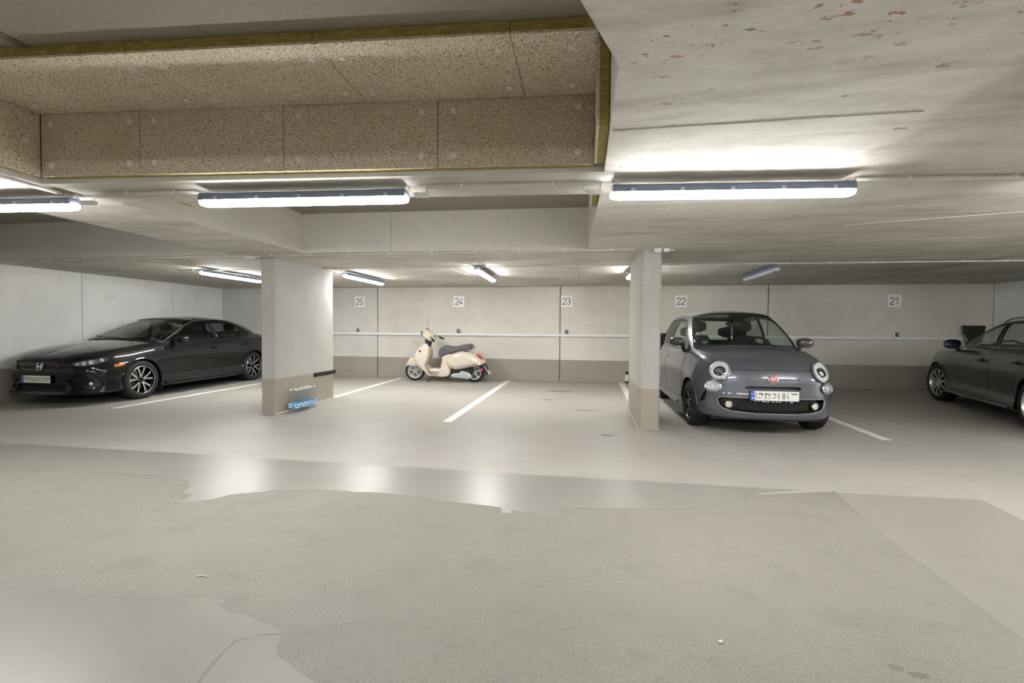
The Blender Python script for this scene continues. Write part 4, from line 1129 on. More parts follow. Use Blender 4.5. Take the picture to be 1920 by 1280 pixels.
    # wipers
    for a, b in (((.98, .35), (.93, -.15)), ((.96, -.25), (.80, -.60))):
        pts = []
        for t in np.linspace(0, 1, 8):
            x = a[0]+(b[0]-a[0])*t; y = a[1]+(b[1]-a[1])*t
            p, n = S_.hit((x, y, 3), (0, 0, -1)); pts.append(p+Vector((0, 0, .014)))
        k = MB(); k.tube(pts, .007, 6); k.obj('wiper', 'black_plastic', root, True)
    # inside
    k = MB(); k.prism([(.95, 1.0), (.80, 1.03), (.62, 1.02), (.50, .96), (.46, .80), (.55, .5), (.95, .5)], -.66, .66, 'y'); k.obj('dashboard', 'interior', root)
    k = MB(); k.box((-.35, 0, .42), (1.7, 1.35, .03)); k.box((-1.15, 0, .80), (.55, 1.25, .03)); k.obj('cabin_floor', 'interior', root)
    for y in (.34, -.34): seat(root, -.12, y, .55, .48, .60)
    for y in (.32, -.32): seat(root, -.92, y, .60, .5, .45)
    steering(root, .38, .34, .97)
    k = MB(); k.bevbox((.35, 0, 1.33), (.03, .22, .065), .015); k.tube([(.36, 0, 1.33), (.40, 0, 1.40)], .008, 6); k.obj('rear_view_mirror', 'interior_trim', root)
    k = MB(); k.tube([(.34, -.02, 1.30), (.345, -.02, 1.22), (.34, -.02, 1.15)], .004, 5); k.bevbox((.34, -.02, 1.13), (.012, .02, .04), .004); k.obj('hanging_charm', 'plate_white', root)
    p, n = S_.hit((4, -.52, 1.075), (-1, 0, 0))
    M = S_.place((4, -.52, 1.085), (-1, 0, 0))
    k = MB(); k.lathe([(0, -.005), (.045, -.005), (.045, -.007)], 28); o = k.obj('windscreen_sticker', 'sticker_green', root); o.matrix_basis = M
    k = MB(); k.box((0, -.006, -.0035), (.05, .014, .001)); o2 = k.obj('sticker_text', 'plate_white', o)
    k = MB(); k.prism([(.03, .006), (0, .026), (-.03, .006)], -.0045, -.0035, 'z'); k.obj('sticker_mark', 'ink', o)
    inner_parts(root, .80, 1.15, -1.15, .291, .328, 1.62, -1.6)
    wp = wheel_proto(.291, .195, .212, 'dark', 'alloy_dark', 'alloy_dark'); set_wheels(root, wp, 1.15, -1.15, .7075, .291, .0)
    # rear lights
    for s in (1, -1):
        M = S_.place((-4, s*.56, .82), (1, 0, 0)); k = MB(); k.bevbox((0, 0, 0), (.12, .2, .03), .012); o = k.obj('tail_lamp', 'red_lens', root); o.matrix_basis = M
    S_.bm.free()
    return root
paint('paint_roof_sheen', srgb(168, 170, 172), .45, .2)  # body grey lightened here to carry the light reflected off the roof
paint('mirror_grey', srgb(92, 90, 88), .35, .5)

grey_car()

def black_saloon():
    root = car_root('saloon_car', 'glossy black saloon parked nose-out along the left wall', -8.315, 6.955+1.35*CARS, -PI/2)
    F = [(-.14, .165), (-.005, .185), (.0, .215), (-.03, .30), (-.03, .42), (-.035, .53), (-.05, .63), (-.075, .715), (-.13, .765)]
    st = [(2.25, 0, F), (2.24, .28, F),
          (2.185, .55, [(-.13, .165), (-.005, .185), (0, .215), (-.025, .31), (-.025, .43), (-.03, .54), (-.05, .64), (-.08, .72), (-.14, .77)]),
          (2.05, .755, [(-.10, .165), (-.005, .185), (0, .22), (-.015, .33), (-.01, .45), (-.02, .56), (-.045, .65), (-.08, .73), (-.14, .785)]),
          (1.82, .86, [(-.07, .17), (-.005, .195), (0, .24), (-.005, .36), (0, .48), (-.01, .59), (-.04, .685), (-.085, .765), (-.15, .825)]),
          (1.35, .893, [(-.06, .18), (-.01, .22), (0, .30), (.005, .42), (.008, .54), (-.005, .65), (-.04, .75), (-.09, .83), (-.16, .88)]),
          (.95, .895, [(-.05, .18), (0, .21), (0, .28), (-.02, .40), (-.008, .54), (-.002, .66), (-.028, .78), (-.075, .87), (-.14, .925)]),
          (.4, .898, [(-.05, .18), (.004, .205), (0, .27), (-.03, .38), (-.012, .53), (0, .68), (-.02, .80), (-.06, .89), (-.12, .94)]),
          (-.4, .90, [(-.05, .18), (.004, .205), (0, .27), (-.03, .38), (-.012, .53), (0, .69), (-.02, .82), (-.06, .915), (-.12, .965)]),
          (-.95, .90, [(-.05, .18), (.0, .21), (0, .28), (-.02, .40), (-.005, .54), (.004, .70), (-.018, .84), (-.06, .93), (-.13, .985)]),
          (-1.35, .90, [(-.06, .19), (-.01, .23), (0, .31), (.005, .43), (.01, .56), (.008, .71), (-.02, .86), (-.07, .95), (-.15, 1.0)]),
          (-1.85, .865, [(-.08, .22), (-.01, .26), (0, .34), (0, .46), (0, .60), (-.005, .74), (-.03, .88), (-.08, .97), (-.17, 1.01)]),
          (-2.17, .75, [(-.1, .24), (-.02, .28), (0, .36), (0, .5), (-.01, .63), (-.02, .77), (-.03, .90), (-.07, .985), (-.15, 1.01)]),
          (-2.32, .48, [(-.12, .25), (-.02, .29), (0, .38), (0, .5), (-.015, .65), (-.03, .78), (-.03, .91), (-.05, .99), (-.13, 1.015)]),
          (-2.38, 0, [(-.12, .25), (-.02, .29), (0, .38), (0, .5), (-.02, .65), (-.035, .78), (-.03, .92), (-.04, 1.0), (-.12, 1.02)])]
    sp = dict(lower=st, cowl_x=.93, cowl_c=1.03, hood_c=[(2.12, .765), (1.95, .825), (1.7, .885), (1.4, .938), (1.2, .965), (1.03, .99)],
              tail_x=-1.70, tail_cx=-1.85, tail_c=[(-2.26, 1.02), (-2.1, 1.06), (-1.85, 1.085)],
              base=[(1.10, 0, .965), (1.07, .35, .96), (1.0, .67, .935), (.82, .80, .905), (.4, .80, .915), (-.4, .785, .945), (-1.0, .775, .97), (-1.5, .72, .995), (-1.75, .64, 1.005), (-1.88, .48, 1.03), (-1.93, .25, 1.055), (-1.945, 0, 1.065)],
              top=[(.10, 0, 1.368), (.09, .33, 1.36), (.03, .54, 1.335), (-.10, .595, 1.322), (-.28, .605, 1.335), (-.55, .605, 1.345), (-.85, .575, 1.335), (-1.1, .55, 1.305), (-1.22, .51, 1.285), (-1.28, .40, 1.285), (-1.31, .2, 1.295), (-1.32, 0, 1.30)],
              bulge=.03, roof_c=[(.10, 1.368), (-.1, 1.395), (-.45, 1.415), (-.9, 1.385), (-1.2, 1.325), (-1.32, 1.30)])
    S_ = build_shell(sp)
    reg, su, sv = S_.reg, S_.su, S_.sv
    low = lambda f: f[reg] == 0
    AF, AR, RT, RA = 1.35, -1.35, .322, .352
    for x in (AF, AR): S_.cut(circle_poly(x, RT, RA), (0, 2), low, 'DELETE')
    S_.assign(lambda f: f[reg] == 1, 'hood'); S_.assign(lambda f: f[reg] == 4, 'roof'); S_.assign(lambda f: f[reg] == 2, 'boot_lid')
    S_.cut([(2.3, .735), (2.10, .738), (1.95, .765), (1.6, .825), (1.35, .86), (1.0, .895), (.88, .915), (.88, 1.3), (2.3, 1.3)], (0, 2), low, 'hood')
    S_.assign(lambda f: f[reg] == 3 and f[su] < 2.62 and .07 < f[sv] < .95, 'windscreen')
    S_.assign(lambda f: f[reg] == 3 and f[su] > 8.4 and .10 < f[sv] < .93, 'rear_window')
    gh = lambda f: f[reg] == 3 and abs(f.calc_center_median().y) > .3
    S_.cut([(.78, .955), (.55, 1.065), (.25, 1.20), (.02, 1.278), (-.20, 1.305), (-.30, 1.31), (-.33, .975)], (0, 2), gh, 'front_side_window')
    S_.cut([(-.41, .978), (-.39, 1.312), (-.65, 1.312), (-.90, 1.285), (-1.08, 1.24), (-1.10, 1.0)], (0, 2), gh, 'rear_side_window')
    S_.cut([(-1.14, 1.005), (-1.13, 1.225), (-1.28, 1.165), (-1.42, 1.09), (-1.46, 1.06), (-1.36, 1.012)], (0, 2), gh, 'quarter_window')
    S_.cut([(.86, .27), (.90, .5), (.90, .8), (.86, 1.2), (-.38, 1.2), (-.36, .27)], (0, 2), low, 'front_door')
    S_.cut([(-.39, .27), (-.41, 1.2), (-1.30, 1.2), (-1.28, .85), (-1.12, .72), (-.97, .55), (-.92, .30)], (0, 2), low, 'rear_door')
    fr = lambda f: f[reg] == 0 and f.calc_center_median().x > 1.4
    S_.cut([(2.6, .05), (2.6, .60), (1.70, .60), (1.66, .5), (1.69, .05)], (0, 2), low, 'front_bumper')
    S_.cut([(-.46, .555), (-.495, .61), (-.49, .69), (-.3, .718), (.3, .718), (.49, .69), (.495, .61), (.46, .555), (.36, .525), (-.36, .525)], (1, 2), fr, 'grille')
    S_.cut([(-.46, .23), (-.42, .33), (.42, .33), (.46, .23)], (1, 2), fr, 'lower_intake')
    HL = [(.50, .625), (.52, .665), (.60, .692), (.72, .715), (.80, .745), (.845, .775), (.858, .765), (.852, .73), (.83, .69), (.76, .635), (.66, .602), (.56, .600)]
    IN = [(.46, .40), (.56, .475), (.72, .49), (.80, .42), (.82, .30), (.74, .255), (.54, .262)]
    for s in (1, -1):
        S_.cut([(s*y, z) for y, z in HL], (1, 2), lambda f: f.calc_center_median().x > 1.83 and f[reg] in (0, 1), 'headlight')
        S_.cut([(s*y, z) for y, z in IN], (1, 2), fr, 'side_intake')
    S_.cut([(1.80, .575), (1.72, .58), (1.645, .61), (1.65, .63), (1.80, .615)], (0, 2), low, 'marker_lamp')
    S_.tree()
    P = 'paint_black'
    S_.emit('body', 'body', P, root)
    h = S_.emit('hood', 'hood', P, root); S_.trim('hood', 'panel_gap', 'seam', h, .003)
    S_.emit('roof', 'roof', P, root); S_.emit('boot_lid', 'boot_lid', P, root)
    for nm in ('windscreen', 'rear_window'):
        w = S_.emit(nm, nm, 'glass_light' if nm == 'windscreen' else 'glass_tint', root); S_.trim(nm, 'window_seal', 'black_plastic', w, .010)
    S_.emit('front_bumper', 'front_bumper', P, root)
    g = S_.emit('grille', 'grille', 'gloss_black', root, -.012, True)
    hexmesh(S_, g, [(-.44, .57), (-.46, .62), (.46, .62), (.44, .57)], .022, -.004, .0035)
    k = MB(); k.tube(surf(S_, [(y, .695-.10*abs(y)**2.2) for y in np.linspace(-.50, .50, 17)], off=.006), .016, 6); k.obj('grille_bar', 'gloss_black', g, True)
    li = S_.emit('lower_intake', 'lower_intake', 'mesh_dark', root, -.05, True); hexmesh(S_, li, [(-.44, .24), (-.41, .32), (.41, .32), (.44, .24)], .026, -.01, .004)
    k = MB(); k.tube(surf(S_, [(y, .345) for y in np.linspace(-.50, .50, 13)], off=.004), .011, 6); k.obj('bumper_bar', P, root, True)
    k = MB(); k.tube([p for p in surf(S_, [(y, .195) for y in np.linspace(-.80, .80, 25)], off=.016)], .018, 6); k.obj('front_splitter', P, root, True)
    for s in (1, -1):
        hl = S_.emit('headlight', 'headlight', 'reflector_dark', root, -.045, True, s)
        S_.emit('headlight', 'lens', 'lens_clear', hl, .001, False, s)
        S_.trim('headlight', 'lamp_rim', 'satin_dark', hl, .004, side=s)
        for y, z, r in ((.565, .636, .024), (.635, .650, .030), (.705, .668, .032), (.77, .70, .028), (.815, .728, .020)):
            M = S_.place((4, s*y, z), (-1, 0, 0)) @ Matrix.Translation((0, 0, -.022))
            k = MB(); k.lathe([(0, -.012), (r*.5, -.008), (r*.9, .004), (r*1.15, .010)], 6); o = k.obj('reflector', 'reflector', hl, True); o.matrix_basis = M
        k = MB(); k.tube(surf(S_, [(s*.54, .615), (s*.66, .618), (s*.76, .652), (s*.83, .71)], off=-.012), .006, 5); k.obj('light_strip', 'chrome', hl, True)
        si_ = S_.emit('side_intake', 'side_intake', 'mesh_dark', root, -.035, True, s)
        hexmesh(S_, si_, [(s*y, z) for y, z in [(.50, .39), (.57, .455), (.70, .465), (.67, .28), (.55, .28)]], .028, -.008, .004, mat='interior')
        S_.trim('side_intake', 'intake_frame', P, si_, .010, .002, side=s)
        M = S_.place((4, s*.715, .335), (-1, 0, 0)) @ Matrix.Translation((0, 0, -.012))
        k = MB(); k.tube([(.040*math.cos(a), .040*math.sin(a), 0) for a in np.linspace(0, 2*PI, 25)[:-1]], .006, 6, closed=True); fo = k.obj('fog_lamp', 'gloss_black', root, True); fo.matrix_basis = M
        k = MB(); k.lathe([(0, .010), (.016, .006), (.028, -.004)], 20, 'z', (.012, 0, 0)); k.obj('fog_lens', 'reflector', fo, True)
        S_.emit('marker_lamp', 'marker_lamp', 'amber', root, .003, True, s)
        for nm, gn, hx in (('front_door', 'front_side_window', -.20), ('rear_door', 'rear_side_window', -1.10)):
            d = S_.emit(nm, nm, P, root, side=s); S_.trim(nm, 'panel_gap', 'seam', d, .003, side=s)
            S_.emit(gn, 'side_window', 'glass_tint', d, side=s); S_.trim(gn, 'window_seal', 'gloss_black', d, .008, side=s)
            handle(S_, d, hx, .80 if hx > -1 else .835, s, 'gloss_black', .2)
        q = S_.emit('quarter_window', 'quarter_window', 'glass_dark', root, side=s); S_.trim('quarter_window', 'window_seal', 'gloss_black', q, .008, side=s)
        # bright moulding above the windows and rain deflectors
        arc = [(.72, 1.0), (.50, 1.105), (.25, 1.225), (0, 1.308), (-.3, 1.338), (-.65, 1.340), (-.95, 1.302), (-1.2, 1.222), (-1.40, 1.125), (-1.50, 1.07)]
        ax_ = np.array([a[0] for a in arc][::-1]); az = np.array([a[1] for a in arc][::-1]); qx = np.linspace(-1.5, .72, 40)
        k = MB(); k.tube(surf(S_, list(zip(qx, dinterp(ax_, az, qx))), (0, -s, 0), .004, 'y'), .007, 6); k.obj('window_moulding', 'satin_chrome', root, True)
        k = MB(); G = []
        for x in np.linspace(-1.0, .35, 28):
            z = float(dinterp(ax_, az, [x])[0])-.016
            a = surf(S_, [(x, z)], (0, -s, 0), .008, 'y')[0]; b = surf(S_, [(x, z-.045)], (0, -s, 0), .020, 'y')[0]
            G.append([a, b])
        k.grid(G); k.obj('rain_deflector', 'glass_dark', root, True)
        k = MB(); k.bevbox((-.36, 0, 0), (.001, .001, .001), .0001)
        k = MB(); G = [[surf(S_, [(x, z)], (0, -s, 0), .003, 'y')[0] for x in (-.402, -.338)] for z in np.linspace(.985, 1.305, 8)]; k.grid(G); k.obj('door_pillar_cover', 'satin_dark', root, True)
        if s > 0: mirror(root, .62, s*.985, .985, s, P, w=.25, h=.14, d=.13, stalk=(.0, .03))
        else: mirror(root, .62, s*.875, .955, s, P, w=.12, h=.09, d=.13, stalk=(-.02, .03))
        k = MB(); k.tube(surf(S_, [(.93, .215), (.3, .205), (-.4, .205), (-.92, .215)], (0, -s, 0), .014, 'y'), .024, 8); k.obj('side_skirt', P, root, True)
        for x in (AF, AR):
            k = MB(); k.tube([Vector(surf(S_, [(x+RA*1.03*math.cos(a), RT+RA*1.03*math.sin(a))], (0, -s, 0), .0, 'y')[0]) for a in np.linspace(.05, PI-.05, 22)], .010, 6); k.obj('arch_lip', P, root, True)
        k = MB(); k.bevbox((AF-RA-.01, s*.82, .20), (.012, .16, .17), .004); k.obj('mud_flap', 'black_rubber', root)
        M = S_.place((-4, s*.66, .86), (1, 0, 0)); k = MB(); k.bevbox((0, 0, 0), (.26, .16, .03), .012); o = k.obj('tail_lamp', 'red_lens', root); o.matrix_basis = M
    # emblem with a framed H, red letter badge
    M = S_.place((4, 0, .60), (-1, 0, 0)) @ Matrix.Translation((0, 0, .004))
    k = MB()
    fr_ = [(-.054, .045), (-.058, .048), (.058, .048), (.054, .045), (.044, -.042), (.034, -.048), (-.034, -.048), (-.044, -.042)]
    k.tube([(x, y, 0) for x, y in fr_[1:3]+fr_[4:]], .005, 6, closed=True)
    b = k.obj('badge', 'chrome', root, True); b.matrix_basis = M
    k = MB()
    for sx in (-1, 1): k.prism([(sx*.043, .038), (sx*.026, .038), (sx*.017, -.004), (sx*.018, -.038), (sx*.033, -.038)], 0, .010, 'z')
    k.prism([(-.02, .008), (.02, .008), (.018, -.008), (-.018, -.008)], 0, .010, 'z'); k.obj('badge_letter', 'chrome', b)
    M = S_.place((4, .30, .595), (-1, 0, 0)) @ Matrix.Translation((0, 0, .004)); me = text_mesh('Si', .055, 'letter_badge', .004); o = link('letter_badge', me, 'red_lens', root); o.matrix_basis = M
    p, n = S_.hit((4, -.02, .41), (-1, 0, 0))
    M = Matrix.Translation(p+Vector((.02, -.0, 0))) @ Matrix(((0, 0, 1), (1, 0, 0), (0, 1, 0))).to_4x4()
    plate(root, M, FR2)
    for a, b in (((1.06, .40), (1.0, -.25)), ((1.03, -.20), (.85, -.62))):
        pts = []
        for t in np.linspace(0, 1, 8):
            p, n = S_.hit((a[0]+(b[0]-a[0])*t, a[1]+(b[1]-a[1])*t, 3), (0, 0, -1)); pts.append(p+Vector((0, 0, .012)))
        k = MB(); k.tube(pts, .007, 6); k.obj('wiper', 'black_plastic', root, True)
    k = MB(); k.prism([(1.0, .93), (.80, .955), (.55, .945), (.45, .88), (.42, .7), (.55, .45), (1.0, .45)], -.70, .70, 'y'); k.obj('dashboard', 'interior', root)
    k = MB(); k.box((-.4, 0, .36), (2.1, 1.45, .03)); k.box((-1.65, 0, .93), (.5, 1.25, .03)); k.obj('cabin_floor', 'interior', root)
    for y in (.37, -.37): seat(root, -.15, y, .46, .50, .60)
    for y in (.36, -.36): seat(root, -1.05, y, .50, .55, .55)
    steering(root, .38, .37, .90)
    k = MB(); k.bevbox((.18, 0, 1.26), (.03, .23, .06), .015); k.tube([(.19, 0, 1.27), (.22, 0, 1.32)], .008, 6); k.obj('rear_view_mirror', 'interior_trim', root)
    inner_parts(root, .885, AF, AR, RT, RA, 1.95, -2.1, .16)
    wp = wheel_proto(.322, .235, .232, 'v5', 'alloy_silver', 'alloy_dark'); set_wheels(root, wp, AF, AR, .775, RT)
    S_.bm.free()
plain('reflector_dark', srgb(150, 152, 156), .3, .4, var=.3, scale=25)
plain('satin_dark', srgb(46, 46, 50), .2, .3)
black_saloon()

def dark_hatch():
    root = car_root('estate_car', 'dark anthracite estate with roof rails parked nose-in at the right edge', 6.863, 7.985, math.radians(75.5), scale=1.05)
    HW = .862
    def side(z3, z4, w=0.0, low=.19):
        return [(-.05, low), (.0, low+.03), (-.004, low+.10), (-.028, .40), (-.014, .54), (0+w, .68), (-.018, z3-.13), (-.055, z3-.04), (z4, z3)]
    F = [(-.12, .18), (-.01, .21), (0, .28), (-.005, .40), (-.01, .50), (-.02, .59), (-.05, .68), (-.09, .75), (-.15, .79)]
    st = [(2.18, 0, F), (2.165, .30, F), (2.10, .54, F),
          (1.96, .71, [(-.1, .18), (-.01, .21), (0, .28), (-.005, .40), (-.005, .51), (-.02, .61), (-.05, .70), (-.09, .775), (-.15, .815)]),
          (1.72, .805, [(-.07, .19), (-.01, .22), (0, .30), (0, .42), (.0, .53), (-.012, .64), (-.045, .74), (-.09, .82), (-.15, .86)]),
          (1.3185, HW-.008, [(-.06, .20), (-.01, .24), (0, .32), (.004, .44), (.006, .56), (-.005, .68), (-.04, .79), (-.085, .87), (-.15, .905)]),
          (.9, HW, side(.93, -.13)), (.35, HW, side(.95, -.11)), (-.4, HW, side(.965, -.11)), (-.95, HW, side(.985, -.12)),
          (-1.3185, HW-.004, [(-.06, .20), (-.01, .24), (0, .32), (.004, .44), (.008, .56), (.004, .70), (-.02, .86), (-.06, .96), (-.13, 1.0)]),
          (-1.75, HW-.045, [(-.07, .22), (-.01, .26), (0, .34), (0, .46), (0, .58), (-.005, .72), (-.025, .87), (-.06, .97), (-.13, 1.01)]),
          (-1.98, .70, [(-.1, .23), (-.02, .27), (0, .36), (0, .48), (-.005, .60), (-.015, .74), (-.03, .88), (-.06, .98), (-.12, 1.01)]),
          (-2.09, .42, [(-.1, .24), (-.02, .28), (0, .37), (0, .5), (-.01, .62), (-.025, .76), (-.035, .89), (-.06, .98), (-.12, 1.01)]),
          (-2.13, 0, [(-.1, .24), (-.02, .28), (0, .37), (0, .5), (-.01, .62), (-.03, .76), (-.04, .89), (-.06, .98), (-.12, 1.01)])]
    sp = dict(lower=st, cowl_x=.93, cowl_c=1.02, hood_c=[(2.03, .79), (1.85, .85), (1.6, .905), (1.3, .955), (1.02, .985)],
              base=[(1.08, 0, .965), (1.05, .33, .96), (.96, .58, .945), (.80, .715, .925), (.4, .745, .935), (-.4, .755, .95), (-1.0, .75, .97), (-1.55, .715, .99), (-1.85, .645, 1.0), (-1.95, .50, 1.0), (-2.0, .25, 1.0), (-2.01, 0, 1.0)],
              top=[(.22, 0, 1.375), (.20, .30, 1.365), (.12, .48, 1.34), (.0, .545, 1.325), (-.2, .57, 1.345), (-.6, .58, 1.355), (-1.0, .575, 1.345), (-1.35, .555, 1.325), (-1.52, .52, 1.31), (-1.58, .42, 1.305), (-1.60, .2, 1.31), (-1.605, 0, 1.315)],
              bulge=.03, roof_c=[(.22, 1.375), (0, 1.402), (-.4, 1.42), (-.9, 1.408), (-1.35, 1.36), (-1.605, 1.315)])
    S_ = build_shell(sp)
    reg, su, sv = S_.reg, S_.su, S_.sv
    low = lambda f: f[reg] == 0
    AF, AR, RT, RA = 1.3185, -1.3185, .318, .346
    for x in (AF, AR): S_.cut(circle_poly(x, RT, RA), (0, 2), low, 'DELETE')
    S_.assign(lambda f: f[reg] == 1, 'hood'); S_.assign(lambda f: f[reg] == 4, 'roof')
    S_.assign(lambda f: f[reg] == 3 and f[su] < 2.6 and .07 < f[sv] < .95, 'windscreen')
    S_.assign(lambda f: f[reg] == 3 and f[su] > 8.8 and .12 < f[sv] < .93, 'rear_window')
    gh = lambda f: f[reg] == 3 and abs(f.calc_center_median().y) > .3
    S_.cut([(.74, .965), (.55, 1.07), (.30, 1.195), (.08, 1.275), (-.12, 1.31), (-.20, 1.315), (-.26, .985)], (0, 2), gh, 'front_side_window')
    S_.cut([(-.36, .985), (-.29, 1.322), (-.7, 1.33), (-1.0, 1.318), (-1.06, 1.29), (-1.12, 1.005)], (0, 2), gh, 'rear_side_window')
    S_.cut([(-1.18, 1.01), (-1.12, 1.295), (-1.30, 1.27), (-1.50, 1.17), (-1.56, 1.06), (-1.45, 1.02)], (0, 2), gh, 'quarter_window')
    S_.cut([(.80, .30), (.84, .5), (.84, .8), (.80, 1.2), (-.33, 1.2), (-.30, .30)], (0, 2), low, 'front_door')
    S_.cut([(-.345, .30), (-.36, 1.2), (-1.22, 1.2), (-1.20, .85), (-1.05, .72), (-.92, .55), (-.88, .32)], (0, 2), low, 'rear_door')
    S_.tree()
    P = 'paint_anthracite'
    S_.emit('body', 'body', P, root)
    h = S_.emit('hood', 'hood', P, root); S_.trim('hood', 'panel_gap', 'seam', h, .003)
    S_.emit('roof', 'roof', P, root)
    for nm in ('windscreen', 'rear_window'):
        w = S_.emit(nm, nm, 'glass_light', root); S_.trim(nm, 'window_seal', 'black_plastic', w, .010)
    for s in (1, -1):
        for nm, gn, hx in (('front_door', 'front_side_window', -.16), ('rear_door', 'rear_side_window', -1.02)):
            d = S_.emit(nm, nm, P, root, side=s); S_.trim(nm, 'panel_gap', 'seam', d, .002, side=s)
            S_.emit(gn, 'side_window', 'glass_light', d, side=s); S_.trim(gn, 'window_seal', 'gloss_black', d, .010, side=s)
            handle(S_, d, hx, .79 if hx > -1 else .81, s, 'gloss_black', .2)
        q = S_.emit('quarter_window', 'quarter_window', 'glass_tint', root, side=s); S_.trim('quarter_window', 'window_seal', 'gloss_black', q, .010, side=s)
        arc = [(.78, .955), (.60, 1.06), (.33, 1.21), (.1, 1.30), (-.2, 1.34), (-.7, 1.352), (-1.1, 1.33), (-1.35, 1.275), (-1.55, 1.15)]
        ax_ = np.array([a[0] for a in arc][::-1]); az = np.array([a[1] for a in arc][::-1]); qx = np.linspace(-1.55, .78, 40)
        k = MB(); k.tube(surf(S_, list(zip(qx, dinterp(ax_, az, qx))), (0, -s, 0), .003, 'y'), .006, 6); k.obj('window_moulding', 'satin_chrome', root, True)
        k = MB(); k.tube(surf(S_, [(x, .968+(.78-x)*.018) for x in np.linspace(.78, -1.52, 24)], (0, -s, 0), .004, 'y'), .007, 6); k.obj('belt_moulding', 'satin_chrome', root, True)
        k = MB(); G = [[surf(S_, [(x+(z-.98)*.2, z)], (0, -s, 0), .003, 'y')[0] for x in (-.35, -.27)] for z in np.linspace(.985, 1.318, 8)]; k.grid(G); k.obj('door_pillar_cover', 'gloss_black', root, True)
        pts = []
        for x in np.linspace(.05, -1.45, 18):
            p, n = S_.hit((x, s*.545, 3), (0, 0, -1)); e = min(1, min(.05-x, x+1.45)/.12)
            pts.append(p+Vector((0, 0, .004+.034*e)))
        k = MB(); k.tube(pts, .013, 8); k.obj('roof_rail', 'satin_chrome', root, True)
        mirror(root, .56, s*.925, 1.0, s, 'gloss_black', w=.21, h=.145, d=.12, stalk=(.0, .04), glass='gloss_black')  # mirror glass is black, standing in for the dark wall it reflects
        k = MB(); k.tube(surf(S_, [(.90, .225), (.3, .222), (-.4, .222), (-.90, .225)], (0, -s, 0), .010, 'y'), .018, 8); k.obj('side_skirt', P, root, True)
        k = MB(); k.tube(surf(S_, [(.78, .385), (.3, .375), (-.3, .37), (-.86, .365)], (0, -s, 0), .000, 'y'), .008, 6); k.obj('door_crease', P, root, True)
        for x in (AF, AR):
            k = MB(); k.tube([Vector(surf(S_, [(x+RA*1.03*math.cos(a), RT+RA*1.03*math.sin(a))], (0, -s, 0), .0, 'y')[0]) for a in np.linspace(.05, PI-.05, 22)], .010, 6); k.obj('arch_lip', P, root, True)
        M = S_.place((4, s*.60, .66), (-1, 0, 0)); k = MB(); k.bevbox((0, 0, 0), (.30, .12, .02), .008); o = k.obj('headlight', 'reflector', root); o.matrix_basis = M
        M = S_.place((-4, s*.62, .86), (1, 0, 0)); k = MB(); k.bevbox((0, 0, 0), (.26, .14, .03), .012); o = k.obj('tail_lamp', 'red_lens', root); o.matrix_basis = M
    k = MB(); k.prism([(.98, .93), (.80, .955), (.55, .945), (.45, .88), (.42, .7), (.55, .45), (.98, .45)], -.68, .68, 'y'); k.obj('dashboard', 'interior', root)
    k = MB(); k.box((-.4, 0, .36), (2.1, 1.45, .03)); k.box((-1.55, 0, .95), (.6, 1.2, .03)); k.obj('cabin_floor', 'interior', root)
    for y in (.36, -.36): seat(root, -.12, y, .46, .50, .60)
    for y in (.35, -.35): seat(root, -.95, y, .50, .55, .55)
    steering(root, .38, .36, .90)
    inner_parts(root, .85, AF, AR, RT, RA, 1.9, -1.95, .17)
    wp = wheel_proto(RT, .225, .224, 'ten', 'alloy_silver', 'alloy_dark'); set_wheels(root, wp, AF, AR, .742, RT, .12)
    S_.bm.free()
dark_hatch()

# ------------------------------------------------------------------ scooter
plain('scooter_cream', srgb(206, 196, 178), .22, var=.03, coat=.6)
plain('seat_grey', srgb(88, 88, 92), .65, var=.08)
plain('cast_silver', srgb(196, 198, 200), .35, .6)
def closed_spline(pts, per=4):
    P = np.array(pts, float); E = np.concatenate([P[-2:], P, P[:3]]); kn = np.concatenate([[0], np.cumsum(np.linalg.norm(np.diff(E, axis=0), axis=1)**.7)])
    q = np.concatenate([np.linspace(kn[k+2], kn[k+3], per, endpoint=False) for k in range(len(P))]); return dinterp(kn, E, q)
def slab(pts, w, rnd, y0=0.0, per=4, nl=5, spline=True, taper=None):
    P = closed_spline(pts, per) if spline else np.array(pts, float)
    A = .5*np.sum(P[:, 0]*np.roll(P[:, 1], -1)-np.roll(P[:, 0], -1)*P[:, 1])
    if A < 0: P = P[::-1]
    T = np.roll(P, -1, 0)-np.roll(P, 1, 0); T /= np.linalg.norm(T, axis=1)[:, None]+1e-9; N = np.stack([-T[:, 1], T[:, 0]], 1)
    k = MB(); G = []
    lv = [(-1, f) for f in np.linspace(PI/2, 0, nl)]+[(1, f) for f in np.linspace(0, PI/2, nl)]
    C_ = P.mean(0)
    for s, f in lv:
        y = s*(w-rnd+rnd*math.sin(f)); ins = rnd*(1-math.cos(f))
        Q = P+N*ins
        G.append([(q[0], y0+y*(1 if taper is None else taper(q[0], q[1])), q[1]) for q in Q])
    k.grid(G, cj=True); n = len(P)
    for g in (G[0], G[-1]):
        tri = geometry.tessellate_polygon([[Vector((p[0], p[2], 0)) for p in g]]); k.add(g, [tuple(t3) for t3 in tri])
    return k
